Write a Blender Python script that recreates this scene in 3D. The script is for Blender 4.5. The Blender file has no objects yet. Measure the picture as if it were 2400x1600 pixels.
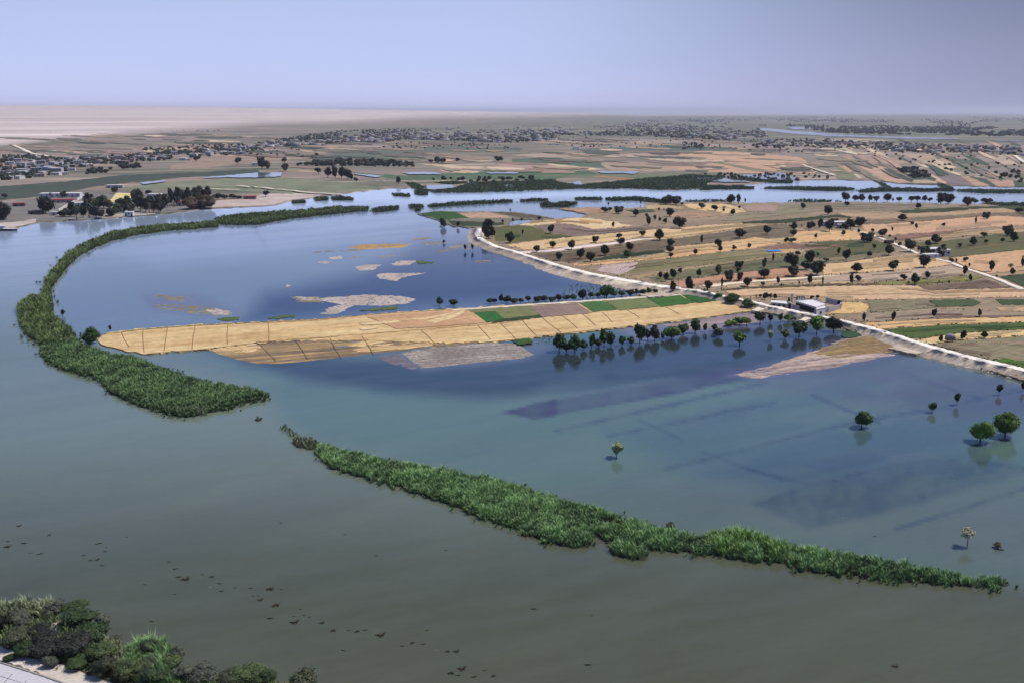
import bpy, math, random
import numpy as np
from mathutils import Vector, Matrix

# ---------------------------------------------------------------- camera, sky, sun, exposure
F_PX, CAM_H, HORIZON = 2355.0, 100.0, 262.0          # focal length in photo pixels (2400 wide), height in metres
PITCH = math.atan((800.0 - HORIZON) / F_PX)
scn = bpy.context.scene
col = scn.collection
cam_d = bpy.data.cameras.new('camera'); cam = bpy.data.objects.new('camera', cam_d); col.objects.link(cam)
cam.location = (0, 0, CAM_H); cam.rotation_euler = (math.pi / 2 - PITCH, 0, 0)
cam_d.sensor_width = 36; cam_d.lens = 36 * F_PX / 2400; cam_d.clip_start = 1; cam_d.clip_end = 200000
scn.camera = cam
scn.view_settings.view_transform = 'Standard'; scn.view_settings.look = 'None'
scn.view_settings.exposure = 0.0; scn.view_settings.gamma = 1
SUN_EL, SUN_AZ = math.radians(58), math.radians(72)  # azimuth clockwise from the viewing direction (+y)
sun_d = bpy.data.lights.new('sun', 'SUN'); sun = bpy.data.objects.new('sun', sun_d); col.objects.link(sun)
sun_d.energy = 4.6; sun_d.angle = math.radians(0.5); sun_d.color = (1.0, 0.95, 0.87)
SUN_DIR = Vector((math.sin(SUN_AZ) * math.cos(SUN_EL), math.cos(SUN_AZ) * math.cos(SUN_EL), math.sin(SUN_EL)))
sun.rotation_euler = SUN_DIR.to_track_quat('Z', 'Y').to_euler()
world = bpy.data.worlds.new('World'); scn.world = world; world.use_nodes = True
wn, wl = world.node_tree.nodes, world.node_tree.links
bg = wn['Background']
sky = wn.new('ShaderNodeTexSky'); sky.sky_type = 'NISHITA'; sky.sun_disc = False
sky.sun_elevation = SUN_EL; sky.sun_rotation = SUN_AZ
sky.air_density = 1.0; sky.dust_density = 1.5; sky.ozone_density = 2.0; sky.altitude = 200
bg.inputs['Strength'].default_value = 0.08
# dusty veil that hangs in the lowest part of the sky: denser and greyer towards the right (east), bluer above
tc = wn.new('ShaderNodeTexCoord'); sep = wn.new('ShaderNodeSeparateXYZ'); wl.new(tc.outputs['Generated'], sep.inputs[0])
def wramp(src, a, b, stops):
    mr = wn.new('ShaderNodeMapRange'); mr.inputs[1].default_value = a; mr.inputs[2].default_value = b
    wl.new(src, mr.inputs[0])
    r = wn.new('ShaderNodeValToRGB'); wl.new(mr.outputs[0], r.inputs[0])
    e = r.color_ramp.elements
    while len(e) < len(stops): e.new(0.5)
    for i, (p, c) in enumerate(stops): e[i].position = p; e[i].color = (*c, 1)
    return r
def wmix(fac, a, b):
    m = wn.new('ShaderNodeMix'); m.data_type = 'RGBA'
    if isinstance(fac, float): m.inputs['Factor'].default_value = fac
    else: wl.new(fac, m.inputs['Factor'])
    wl.new(a, m.inputs['A']); wl.new(b, m.inputs['B'])
    return m.outputs['Result']
SKYGAIN = 1 / 0.08
def sk(r, g, b):
    f = lambda c: ((c / 255 + 0.055) / 1.055) ** 2.4 if c > 10 else c / 255 / 12.92
    return (f(r) * SKYGAIN / 10, f(g) * SKYGAIN / 10, f(b) * SKYGAIN / 10)
veil_l = wramp(sep.outputs[2], 0.0, 0.30, [(0.0, sk(208, 213, 252)), (0.16, sk(194, 206, 248)), (0.36, sk(182, 197, 238)), (0.54, sk(106, 136, 200)), (0.80, sk(112, 150, 220)), (1.0, sk(110, 148, 218))])
veil_r = wramp(sep.outputs[2], 0.0, 0.30, [(0.0, sk(152, 156, 190)), (0.16, sk(142, 148, 180)), (0.36, sk(118, 128, 158)), (0.54, sk(98, 124, 178)), (0.80, sk(106, 140, 205)), (1.0, sk(104, 138, 204))])
az = wn.new('ShaderNodeMapRange'); az.interpolation_type = 'SMOOTHSTEP'
az.inputs[1].default_value = -0.06; az.inputs[2].default_value = 0.50; wl.new(sep.outputs[0], az.inputs[0])
veil = wmix(az.outputs[0], veil_l.outputs[0], veil_r.outputs[0])
gain = wn.new('ShaderNodeVectorMath'); gain.operation = 'SCALE'; gain.inputs['Scale'].default_value = 10.0; wl.new(veil, gain.inputs[0])
el = wn.new('ShaderNodeMapRange'); el.inputs[1].default_value = 0.25; el.inputs[2].default_value = 0.6
el.inputs[3].default_value = 1.0; el.inputs[4].default_value = 0.25; wl.new(sep.outputs[2], el.inputs[0])
nz = wn.new('ShaderNodeTexNoise'); nz.inputs['Scale'].default_value = 2.2; nz.inputs['Detail'].default_value = 3
mpv = wn.new('ShaderNodeMapping'); mpv.inputs['Scale'].default_value = (1, 1, 5); wl.new(tc.outputs['Generated'], mpv.inputs[0]); wl.new(mpv.outputs[0], nz.inputs[0])
nzr = wn.new('ShaderNodeMapRange'); nzr.inputs[3].default_value = 0.95; nzr.inputs[4].default_value = 1.05; wl.new(nz.outputs[0], nzr.inputs[0])
sky_mix = wmix(el.outputs[0], sky.outputs[0], gain.outputs[0])
cl = wn.new('ShaderNodeVectorMath'); cl.operation = 'SCALE'; wl.new(sky_mix, cl.inputs[0]); wl.new(nzr.outputs[0], cl.inputs['Scale'])
wl.new(cl.outputs[0], bg.inputs['Color'])
scn.cycles.volume_bounces = 0; scn.cycles.max_bounces = 5; scn.cycles.diffuse_bounces = 2; scn.cycles.glossy_bounces = 3
scn.cycles.transparent_max_bounces = 8; scn.cycles.caustics_reflective = False; scn.cycles.caustics_refractive = False
scn.cycles.use_denoising = True; scn.cycles.sample_clamp_direct = 4; scn.cycles.sample_clamp_indirect = 2

# ---------------------------------------------------------------- geometry helpers
CP, SP = math.cos(PITCH), math.sin(PITCH)
def ray(px, py):
    u, v = (np.asarray(px, float) - 1200) / F_PX, (800 - np.asarray(py, float)) / F_PX
    return u, CP + v * SP, v * CP - SP                   # x right, y ahead, z up
def G(px, py, z=0.0):
    """where the sight line through a photo pixel meets the level z"""
    dx, dy, dz = ray(px, py)
    t = (z - CAM_H) / dz
    return np.stack([dx * t, dy * t, np.zeros_like(t) + z], -1)
def mpp(p):                                              # metres per photo pixel at a world point
    return (p[1] * CP + (CAM_H - p[2]) * SP) / F_PX
def lin(c):
    c = np.asarray(c, float) / 255
    return np.where(c > 0.04045, ((c + 0.055) / 1.055) ** 2.4, c / 12.92)
K = 1.42
def alb(c, k=K): return tuple(np.clip(lin(c) / k, 0.004, 0.85))

def build(name, V, Fs, mats=(), var=None, midx=None, parent=None, link=True, smooth=False, colors=None):
    V = np.asarray(V, np.float32); me = bpy.data.meshes.new(name)
    groups = [np.asarray(f, np.int32) for f in (Fs if isinstance(Fs, list) else [Fs]) if len(f)]
    me.vertices.add(len(V)); me.vertices.foreach_set('co', V.ravel())
    li = np.concatenate([g.ravel() for g in groups]); tot = np.concatenate([np.full(len(g), g.shape[1], np.int32) for g in groups])
    me.loops.add(len(li)); me.loops.foreach_set('vertex_index', li)
    me.polygons.add(len(tot)); me.polygons.foreach_set('loop_start', np.concatenate([[0], np.cumsum(tot)[:-1]]).astype(np.int32))
    me.polygons.foreach_set('loop_total', tot)
    if midx is not None: me.polygons.foreach_set('material_index', np.asarray(midx, np.int32))
    if smooth: me.polygons.foreach_set('use_smooth', np.ones(len(tot), bool))
    if var is not None:
        a = me.attributes.new('var', 'FLOAT', 'FACE'); a.data.foreach_set('value', np.asarray(var, np.float32))
    if colors is not None:
        a = me.attributes.new('tint', 'FLOAT_COLOR', 'POINT'); a.data.foreach_set('color', np.asarray(colors, np.float32).ravel())
    me.update(calc_edges=True)
    for m in mats: me.materials.append(m)
    if not link: return me
    o = bpy.data.objects.new(name, me); col.objects.link(o)
    if parent: o.parent = parent
    return o
def tag(o, label=None, cat=None, group=None, kind=None):
    for k, v in (('label', label), ('category', cat), ('group', group), ('kind', kind)):
        if v: o[k] = v
    return o
def empty(name, loc, rz=0.0):
    o = bpy.data.objects.new(name, None); col.objects.link(o); o.location = loc; o.rotation_euler = (0, 0, rz); o.empty_display_size = 1
    return o
def inst(name, me, loc=(0, 0, 0), sc=(1, 1, 1), rz=0.0, parent=None, mat=None):
    o = bpy.data.objects.new(name, me); col.objects.link(o); o.location = loc; o.scale = sc; o.rotation_euler = (0, 0, rz)
    if parent: o.parent = parent
    if mat:
        for i, m in enumerate(mat if isinstance(mat, (list, tuple)) else [mat]):
            o.material_slots[i].link = 'OBJECT'; o.material_slots[i].material = m
    return o
def pip(P, poly):
    """points inside polygon (2-D arrays)"""
    x, y = P[:, 0], P[:, 1]; q = np.asarray(poly, float); r = np.zeros(len(x), bool); j = len(q) - 1
    for i in range(len(q)):
        (xi, yi), (xj, yj) = q[i], q[j]
        c = ((yi > y) != (yj > y)) & (x < (xj - xi) * (y - yi) / ((yj - yi) if yj != yi else 1e-9) + xi)
        r ^= c; j = i
    return r
def dist_poly(P, poly, closed=True):
    q = np.asarray(poly, float); n = len(q); d = np.full(len(P), 1e9)
    for i in range(n if closed else n - 1):
        a, b = q[i], q[(i + 1) % n]; ab = b - a
        t = np.clip(((P - a) @ ab) / max(ab @ ab, 1e-9), 0, 1)
        d = np.minimum(d, np.hypot(*(P - a - t[:, None] * ab).T))
    return d
def dense(poly, step, amp, seed, closed=True):
    """walk round a traced outline in small steps with an uneven edge"""
    rg = np.random.default_rng(seed); q = np.asarray(poly, float); out = []
    n = len(q)
    for i in range(n if closed else n - 1):
        a, b = q[i], q[(i + 1) % n]; L = np.hypot(*(b - a)); k = max(1, int(L / step))
        for j in range(k):
            p = a + (b - a) * j / k
            out.append(p + rg.normal(0, 1, 2) * amp * (1.0 if j else 0.4))
    if not closed: out.append(q[-1])
    return np.array(out)

# ---------------------------------------------------------------- materials
def new_mat(name):
    m = bpy.data.materials.new(name); m.use_nodes = True
    n, l = m.node_tree.nodes, m.node_tree.links
    b = n['Principled BSDF']; b.inputs['Specular IOR Level'].default_value = 0.2; b.inputs['Roughness'].default_value = 0.9
    return m, n, l, b
def mixc(n, l, fac, a, b, blend='MIX'):
    m = n.new('ShaderNodeMix'); m.data_type = 'RGBA'; m.blend_type = blend
    for s, v in (('Factor', fac), ('A', a), ('B', b)):
        if isinstance(v, (int, float)): m.inputs[s].default_value = v
        elif isinstance(v, tuple): m.inputs[s].default_value = (*v[:3], 1)
        else: l.new(v, m.inputs[s])
    return m.outputs['Result']
def noise(n, l, scale, detail=3, rough=0.55, vec=None, rng=(0.3, 0.7)):
    t = n.new('ShaderNodeTexNoise'); t.inputs['Scale'].default_value = scale; t.inputs['Detail'].default_value = detail; t.inputs['Roughness'].default_value = rough
    if vec: l.new(vec, t.inputs[0])
    r = n.new('ShaderNodeMapRange'); r.inputs[1].default_value, r.inputs[2].default_value = rng; l.new(t.outputs[0], r.inputs[0])
    return r.outputs[0]
def pos(n, l, scale=(1, 1, 1), rz=0.0):
    g = n.new('ShaderNodeNewGeometry'); m = n.new('ShaderNodeMapping'); m.vector_type = 'TEXTURE'
    m.inputs['Rotation'].default_value = (0, 0, rz); m.inputs['Scale'].default_value = tuple(1 / s for s in scale)
    l.new(g.outputs['Position'], m.inputs[0]); return m.outputs[0]
def sdir(a, b):                                           # heading of a line given by two photo pixels, on the ground
    p, q = G(*a), G(*b); return math.atan2(q[1] - p[1], q[0] - p[0])
DIR_PLAIN = sdir((1250, 570), (1800, 515)); DIR_MID = sdir((480, 815), (1034, 770)); DIR_FAR = sdir((1300, 360), (1600, 356))
_fm = {}
def field_mat(c1, c2=None, heading=DIR_PLAIN, streak=0.6, patch=0.75, fine=0.6, unit=1.0, c3=None):
    """soil or crop: large patches, streaks along the ploughing direction, fine stubble grain"""
    c2 = c2 or tuple(int(v * 0.76) for v in c1)
    key = (c1, c2, round(heading, 2), streak, patch, fine, unit, c3)
    if key in _fm: return _fm[key]
    m, n, l, b = new_mat('field_soil')
    p_iso = pos(n, l); p_st = pos(n, l, (0.035 / unit, 0.9 / unit, 1), heading); p_st2 = pos(n, l, (0.012 / unit, 0.16 / unit, 1), heading)
    c = mixc(n, l, noise(n, l, 0.02 / unit, 4, 0.6, p_iso, (0.38, 0.62)), alb(c1), mixc(n, l, patch, alb(c1), alb(c2)))
    s = noise(n, l, 0.35, 3, 0.65, p_st, (0.38, 0.62)); s2 = noise(n, l, 1.0, 4, 0.65, p_st2, (0.42, 0.6))
    c = mixc(n, l, mul(n, l, s, streak), c, alb(c2)); c = mixc(n, l, mul(n, l, s2, streak), c, alb(c3 or c2))
    f = noise(n, l, 0.22 / unit, 6, 0.75, p_iso, (0.4, 0.68))
    c = mixc(n, l, mul(n, l, f, fine), c, mixc(n, l, 1.0, c, (0.35, 0.35, 0.33), 'MULTIPLY'))
    dash = noise(n, l, 1.0, 2, 0.5, pos(n, l, (0.05 / unit, 0.45 / unit, 1), heading + 0.02), (0.6, 0.66))
    c = mixc(n, l, mul(n, l, mul(n, l, dash, noise(n, l, 0.03 / unit, 2, 0.5, p_iso, (0.45, 0.6))), streak * 0.8), c, mixc(n, l, 1.0, c, (0.55, 0.5, 0.46), 'MULTIPLY'))
    l.new(c, b.inputs['Base Color']); _fm[key] = m
    return m
def mul(n, l, a, k):
    t = n.new('ShaderNodeMath'); t.operation = 'MULTIPLY'; l.new(a, t.inputs[0])
    if isinstance(k, (int, float)): t.inputs[1].default_value = k
    else: l.new(k, t.inputs[1])
    return t.outputs[0]
def leaf_mat(name, c, dark=0.55, light=1.5, hue=None, vary=0.25):
    """leaves: each leaf has its own tone, and each plant its own"""
    m, n, l, b = new_mat(name); base = alb(c, 1.0)
    a = n.new('ShaderNodeAttribute'); a.attribute_name = 'var'
    lo = tuple(v * dark for v in base); hi = tuple(v * light for v in (alb(hue, 1.0) if hue else base))
    t = mixc(n, l, a.outputs['Fac'], lo, hi)
    oi = n.new('ShaderNodeObjectInfo'); r = n.new('ShaderNodeMapRange'); r.inputs[3].default_value = 1 - vary; r.inputs[4].default_value = 1 + vary
    l.new(oi.outputs['Random'], r.inputs[0])
    hs = n.new('ShaderNodeHueSaturation'); l.new(r.outputs[0], hs.inputs['Value']); l.new(t, hs.inputs['Color'])
    l.new(hs.outputs[0], b.inputs['Base Color']); b.inputs['Roughness'].default_value = 0.6
    return m
def flat_mat(name, c, rough=0.85, scale=0.6, amt=0.25, k=K):
    m, n, l, b = new_mat(name); base = alb(c, k)
    f = noise(n, l, scale, 5, 0.65, pos(n, l), (0.3, 0.7))
    l.new(mixc(n, l, mul(n, l, f, amt), base, tuple(v * 0.55 for v in base)), b.inputs['Base Color']); b.inputs['Roughness'].default_value = rough
    return m
# ---------------------------------------------------------------- the setting: ground, water, plain
LZ = 0.7                                                  # level of dry land above the flood
m_bed, n, l, b = new_mat('river_bed'); b.inputs['Base Color'].default_value = (0.07, 0.06, 0.045, 1)
R = 68000
tag(build('ground', [(-R, -600, -3), (R, -600, -3), (R, R, -3), (-R, R, -3)], [[(0, 1, 2, 3)]], [m_bed]), kind='structure')

# far plain: one sheet from the far bank to the horizon; the desert on the left climbs gently to a plateau
BANK = [(-900, 640), (-300, 560), (0, 536), (33, 534), (84, 522), (130, 520), (163, 516), (237, 513), (300, 508), (365, 503), (423, 497), (495, 488), (540, 486), (600, 484),
        (646, 480), (671, 472), (735, 462), (794, 455), (845, 448), (880, 444), (926, 441), (985, 440), (1008, 449), (1100, 450), (1200, 446), (1289, 443), (1379, 441),
        (1480, 442), (1583, 445), (1634, 441), (1690, 437), (1770, 430), (1859, 423), (1958, 421), (2055, 424), (2132, 432), (2198, 433), (2218, 435), (2310, 437), (2400, 437), (2700, 440), (3300, 445)]
bx, by = np.array(BANK, float).T
cx = np.arange(-900, 3301, 12.0); rows = 90
cb = np.interp(cx, bx, by) + np.random.default_rng(5).normal(0, 0.7, len(cx))
q = np.linspace(0, 1, rows) ** 0.8
PY = cb[:, None] + (265.2 - cb[:, None]) * q[None, :]; PX = np.repeat(cx[:, None], rows, 1)
P = G(PX, PY, LZ); D = np.hypot(P[..., 0], P[..., 1]); AZ = PX
lift = np.clip((D - 5600) / 15000, 0, 1) ** 0.95 * 208 * np.clip((1500 - AZ) / 1000, 0, 1) ** 0.8
roll = 1 + 0.10 * np.sin(P[..., 0] / 1900 + 1) * np.sin(P[..., 1] / 2600)
P[..., 2] += lift * roll
desert = np.clip((np.interp(PX, [-900, 0, 300, 620, 800, 1000, 1250, 1450, 3300], [350, 345, 318, 302, 299, 291, 284, 276, 260]) - PY) / 12, 0, 1)
i, j = np.meshgrid(np.arange(len(cx) - 1), np.arange(rows - 1), indexing='ij'); a = (i * rows + j).ravel()
Fq = np.stack([a, a + rows, a + rows + 1, a + 1], 1)
V = P.reshape(-1, 3); edge = np.arange(len(cx)) * rows
skirt = P[:, 0].copy(); skirt[:, 2] = -1.5; e2 = len(V) + np.arange(len(cx)); V = np.concatenate([V, skirt])
Fs = np.stack([edge[:-1], e2[:-1], e2[1:], edge[1:]], 1)
tint = np.zeros((len(V), 4)); lush = np.clip((PX - 1150) / 350, 0, 1) * np.clip((338 - PY) / 14, 0, 1); lush = np.maximum(lush, np.clip((PX - 560) / 120, 0, 1) * np.clip((PX - 500) / 100, 0, 1) * np.clip((PY - np.interp(PX, [560, 800, 1200, 1500], [330, 303, 288, 280])) / 5, 0, 1) * np.clip((342 - PY) / 8, 0, 1) * 0.8)
tint[:len(cx) * rows, 1] = (lush * (1 - desert)).ravel()
tint[:len(cx) * rows, 0] = desert.ravel(); tint[:, 3] = 1
m_plain, n, l, b = new_mat('far_plain')
at = n.new('ShaderNodeAttribute'); at.attribute_name = 'tint'; sp = n.new('ShaderNodeSeparateColor'); l.new(at.outputs['Color'], sp.inputs[0])
wide = pos(n, l, (0.0009, 0.004, 1), DIR_FAR); mid = pos(n, l, (0.004, 0.03, 1), DIR_FAR)
veg = mixc(n, l, noise(n, l, 1.0, 4, 0.6, mid, (0.4, 0.6)), alb((146, 134, 116)), alb((84, 92, 80)))
veg = mixc(n, l, noise(n, l, 1.0, 4, 0.6, wide, (0.42, 0.6)), veg, alb((150, 132, 124)))
pale = pos(n, l, (0.006, 0.05, 1), DIR_FAR + 0.02)
veg = mixc(n, l, noise(n, l, 1.0, 3, 0.5, pale, (0.56, 0.7)), veg, alb((200, 178, 155)))
veg = mixc(n, l, sp.outputs[1], veg, mixc(n, l, noise(n, l, 1.0, 4, 0.6, wide, (0.4, 0.62)), alb((92, 98, 84)), alb((140, 132, 116))))
vast = pos(n, l, (0.0003, 0.0011, 1), DIR_FAR)
des = mixc(n, l, noise(n, l, 1.0, 7, 0.7, vast, (0.42, 0.6)), alb((246, 228, 222)), alb((170, 150, 144)))
des = mixc(n, l, noise(n, l, 3.0, 5, 0.7, vast, (0.58, 0.64)), des, alb((132, 122, 114)))
des = mixc(n, l, noise(n, l, 2.2, 4, 0.6, vast, (0.56, 0.66)), des, alb((250, 238, 236)))
l.new(mixc(n, l, sp.outputs[0], veg, des), b.inputs['Base Color'])
tag(build('plain', V, [Fq, Fs], [m_plain], colors=tint, smooth=True), kind='structure')

# water: one sheet; how murky it is differs from place to place (silt from the river, clear water over drowned fields); the far reach also has sky reflection painted in
wx = np.arange(-700, 3101, 6.0); wy = np.concatenate([np.arange(398, 560, 3.0), np.arange(560, 1900, 6.0)])
WX, WY = np.meshgrid(wx, wy, indexing='ij'); WP = np.stack([WX.ravel(), WY.ravel()], 1)
_r = np.random.default_rng(12)
def _sm(sc, sd):
    g = np.random.default_rng(sd).normal(0, 1, (int(3900 / sc) + 3, int(1600 / sc) + 3)); u = (WP[:, 0] + 750) / sc; v = (WP[:, 1] - 380) / sc; i, j = u.astype(int), v.astype(int); f, h = u - i, v - j
    f = f * f * (3 - 2 * f); h = h * h * (3 - 2 * h); return (g[i, j] * (1 - f) + g[i + 1, j] * f) * (1 - h) + (g[i, j + 1] * (1 - f) + g[i + 1, j + 1] * f) * h
WQ = WP + np.stack([_sm(60, 1) * 4 + _sm(22, 2) * 2, _sm(60, 3) * 1.2 + _sm(22, 4) * 0.8], 1)
BLOT = (0.78 + 0.22 * np.tanh(_sm(40, 5) + 0.6 * _sm(16, 6)))[:, None]
def soft(poly, w, wob=True):
    q = np.array(poly, float); X_ = WQ if wob else WP; d = dist_poly(X_, q); ins = pip(X_, q); s = np.where(ins, d, -d)
    t = np.clip((s + w) / (2 * w), 0, 1); return (t * t * (3 - 2 * t))[:, None]
C = np.tile(np.array((0.061, 0.066, 0.036)), (len(WP), 1))
def lay(c, w, k=1.0):
    global C
    C = C * (1 - w * k) + np.array(c) * w * k
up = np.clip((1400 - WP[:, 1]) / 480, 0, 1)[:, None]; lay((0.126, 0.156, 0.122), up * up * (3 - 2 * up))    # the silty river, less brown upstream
far = np.clip((800 - WP[:, 1]) / 350, 0, 1)[:, None]; lay((0.30, 0.37, 0.52), far); lay((0.50, 0.62, 0.84), np.clip((510 - WP[:, 1]) / 50, 0, 1)[:, None], 0.7)  # far water paler: brightness of the mirrored sky put into the base colour
FLOOD = [(300, 770), (640, 930), (660, 990), (730, 1035), (950, 1085), (1250, 1160), (1600, 1240), (2050, 1320), (2400, 1370), (3100, 1500), (3100, 780), (2200, 770), (1600, 740), (900, 800)]
lay((0.068, 0.124, 0.104), soft(FLOOD, 40), 0.8)
lay((0.080, 0.098, 0.088), soft([(1500, 1120), (2400, 1120), (3000, 1250), (3000, 1480), (2400, 1370), (1600, 1240), (1250, 1160)], 60), 0.8)
LAGOON = [(130, 690), (150, 640), (250, 575), (400, 540), (600, 500), (900, 480), (1340, 462), (1520, 480), (1300, 520), (1120, 560), (1300, 630), (1560, 680), (1200, 720), (600, 760), (210, 795), (140, 760)]
lay((0.120, 0.165, 0.215), soft(LAGOON, 12), 0.85)
lay((0.22, 0.27, 0.40), soft([(240, 590), (400, 545), (600, 505), (900, 480), (1060, 500), (900, 545), (640, 590), (380, 620)], 30), 0.7)
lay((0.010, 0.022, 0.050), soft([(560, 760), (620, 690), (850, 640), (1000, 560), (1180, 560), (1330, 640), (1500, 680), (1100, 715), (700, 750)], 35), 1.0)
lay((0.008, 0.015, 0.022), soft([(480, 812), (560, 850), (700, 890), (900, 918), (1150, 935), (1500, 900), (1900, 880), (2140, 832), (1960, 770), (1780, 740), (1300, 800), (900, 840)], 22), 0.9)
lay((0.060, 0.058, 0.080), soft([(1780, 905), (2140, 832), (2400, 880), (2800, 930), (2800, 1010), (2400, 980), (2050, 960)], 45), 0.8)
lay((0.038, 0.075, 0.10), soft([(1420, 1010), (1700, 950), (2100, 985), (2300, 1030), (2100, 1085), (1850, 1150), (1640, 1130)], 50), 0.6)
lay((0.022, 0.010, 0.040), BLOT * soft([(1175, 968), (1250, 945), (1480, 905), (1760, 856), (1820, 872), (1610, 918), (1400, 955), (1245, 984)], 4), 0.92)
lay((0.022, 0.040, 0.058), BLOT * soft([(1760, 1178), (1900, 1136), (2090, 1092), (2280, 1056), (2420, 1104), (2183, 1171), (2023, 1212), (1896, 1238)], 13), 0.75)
lay((0.03, 0.055, 0.085), soft([(1950, 1010), (2150, 962), (2420, 905), (2500, 990), (2150, 1090), (1850, 1140), (1640, 1110)], 25), 0.4)
rq = random.Random(4)
for r in range(9):                                        # faint patchwork of the other drowned plots
    for k in range(5):
        y0 = 905 + r * 26 + k * 4; x0 = 1240 + r * 95 + k * (210 + r * 8) + rq.uniform(-30, 30); L = rq.uniform(150, 280); hh = rq.uniform(16, 30); sl = -0.22
        lay(rq.choice([(0.03, 0.05, 0.085), (0.085, 0.12, 0.12), (0.05, 0.055, 0.09), (0.045, 0.09, 0.10)]), soft([(x0, y0 - k * 42), (x0 + L, y0 - k * 42 + L * sl), (x0 + L + hh * 2.2, y0 - k * 42 + L * sl + hh), (x0 + hh * 2.2, y0 - k * 42 + hh)], 4) * BLOT, rq.uniform(0.22, 0.55))
for line in ([(1300, 1010), (1560, 950), (1800, 895)], [(1650, 1060), (1760, 1100), (1900, 1136)], [(1500, 985), (1600, 1030)], [(1900, 925), (2060, 990)], [(2130, 880), (2300, 935)], [(1560, 1100), (1800, 1040), (2020, 985), (2180, 960), (2420, 905)], [(1425, 1023), (1600, 985), (1820, 942)], [(2100, 1238), (2250, 1195), (2420, 1138)], [(1770, 1185), (1900, 1136), (2100, 1088)],
             [(1600, 800), (1790, 740)], [(2280, 1080), (2420, 1100)]):
    w = np.clip(1.5 - dist_poly(WP + (WQ - WP) * 0.4, np.array(line, float), False) / 4.5, 0, 1)[:, None]; lay((0.02, 0.035, 0.06), w * BLOT ** 2, 0.72)
for line in ([(2080, 1075), (2160, 1060)], [(600, 540), (625, 580)], [(1230, 940), (1500, 900)]):
    w = np.clip(1.6 - dist_poly(WP, np.array(line, float), False) / 3.5, 0, 1)[:, None]; lay((0.09, 0.10, 0.13), w, 0.35)
lay((0.16, 0.13, 0.16), soft([(1440, 768), (1620, 748), (1766, 731), (1800, 742), (1780, 765), (1640, 782), (1500, 800)], 9), 0.75)   # mud just under the surface
lay((0.11, 0.10, 0.16), soft([(1700, 880), (1830, 850), (1960, 800), (2100, 830), (1930, 866), (1810, 890)], 12), 0.8)
lay((0.11, 0.12, 0.15), soft([(880, 830), (1240, 800), (1300, 815), (1230, 845), (985, 870)], 10), 0.6)
lay((0.12, 0.11, 0.20), soft([(985, 540), (1110, 528), (1120, 556), (1060, 572), (960, 566)], 12), 0.5)
lay((0.05, 0.11, 0.10), soft([(1230, 790), (1420, 770), (1500, 785), (1310, 815)], 10), 0.6)
lay((0.11, 0.10, 0.13), soft([(330, 690), (460, 688), (560, 730), (480, 745), (350, 725)], 12), 0.6)
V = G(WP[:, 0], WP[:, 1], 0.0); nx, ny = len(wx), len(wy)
i, j = np.meshgrid(np.arange(nx - 1), np.arange(ny - 1), indexing='ij'); a = (i * ny + j).ravel()
m_water, n, l, b = new_mat('flood_water')
at = n.new('ShaderNodeAttribute'); at.attribute_name = 'tint'
s1 = pos(n, l, (0.005, 0.035, 1), DIR_PLAIN); s2 = pos(n, l, (0.03, 0.12, 1), DIR_MID)
v1 = noise(n, l, 1.0, 5, 0.6, s1, (0.3, 0.7)); v2 = noise(n, l, 1.0, 4, 0.6, s2, (0.3, 0.7))
c = mixc(n, l, mul(n, l, v1, 0.30), at.outputs['Color'], mixc(n, l, 1.0, at.outputs['Color'], (0.45, 0.5, 0.6), 'MULTIPLY'))
c = mixc(n, l, mul(n, l, v2, 0.12), c, (0.14, 0.16, 0.17))
v3 = noise(n, l, 1.0, 4, 0.7, pos(n, l, (0.3, 0.9, 1), 0.25), (0.45, 0.7)); v4 = noise(n, l, 1.0, 5, 0.65, pos(n, l, (0.012, 0.03, 1), 0.9), (0.46, 0.62))
c = mixc(n, l, mul(n, l, v3, 0.16), c, mixc(n, l, 1.0, c, (0.5, 0.5, 0.5), 'MULTIPLY'))
c = mixc(n, l, mul(n, l, v4, 0.22), c, mixc(n, l, 1.0, c, (1.22, 1.24, 1.1), 'MULTIPLY'))
l.new(c, b.inputs['Base Color'])
b.inputs['IOR'].default_value = 1.33; b.inputs['Specular IOR Level'].default_value = 0.5
rr = n.new('ShaderNodeMapRange'); rr.inputs[3].default_value = 0.06; rr.inputs[4].default_value = 0.16; l.new(v1, rr.inputs[0]); l.new(rr.outputs[0], b.inputs['Roughness'])
bp = n.new('ShaderNodeBump'); bp.inputs['Strength'].default_value = 0.015; bp.inputs['Distance'].default_value = 0.3
l.new(noise(n, l, 1.0, 3, 0.5, pos(n, l, (0.25, 0.6, 1), 0.3), (0.2, 0.8)), bp.inputs['Height']); l.new(bp.outputs[0], b.inputs['Normal'])
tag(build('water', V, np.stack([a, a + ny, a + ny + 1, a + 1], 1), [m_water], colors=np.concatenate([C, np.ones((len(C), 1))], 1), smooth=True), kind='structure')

# ---------------------------------------------------------------- land sheets: traced outlines laid on the ground as earth with real edges
_lift = [0]; _base = [0]
REGIONS = []                                              # (outline, words) used to say what a tree stands on
def land(name, poly, mat, z=None, depth=0.06, step=7, amp=0.5, words=None, seed=None, kind='structure', raw=False):
    _lift[0] += 1
    z = LZ + 0.02 + 0.004 * (_lift[0] - _base[0]) if z is None else z
    q = np.array(poly, float) if raw else dense(poly, step, amp * 1.5, seed or _lift[0])
    top = G(q[:, 0], q[:, 1], z); k = len(q); bot = top.copy(); bot[:, 2] -= depth
    me = bpy.data.meshes.new(name)
    me.from_pydata([tuple(v) for v in np.concatenate([top, bot])], [], [tuple(range(k))] + [(i, i + k, (i + 1) % k + k, (i + 1) % k) for i in range(k)])
    me.materials.append(mat); me.update()
    if me.polygons[0].normal.z < 0: me.flip_normals()
    o = bpy.data.objects.new(name, me); col.objects.link(o); o['kind'] = kind
    if words: REGIONS.append((poly, words))
    return o
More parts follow.
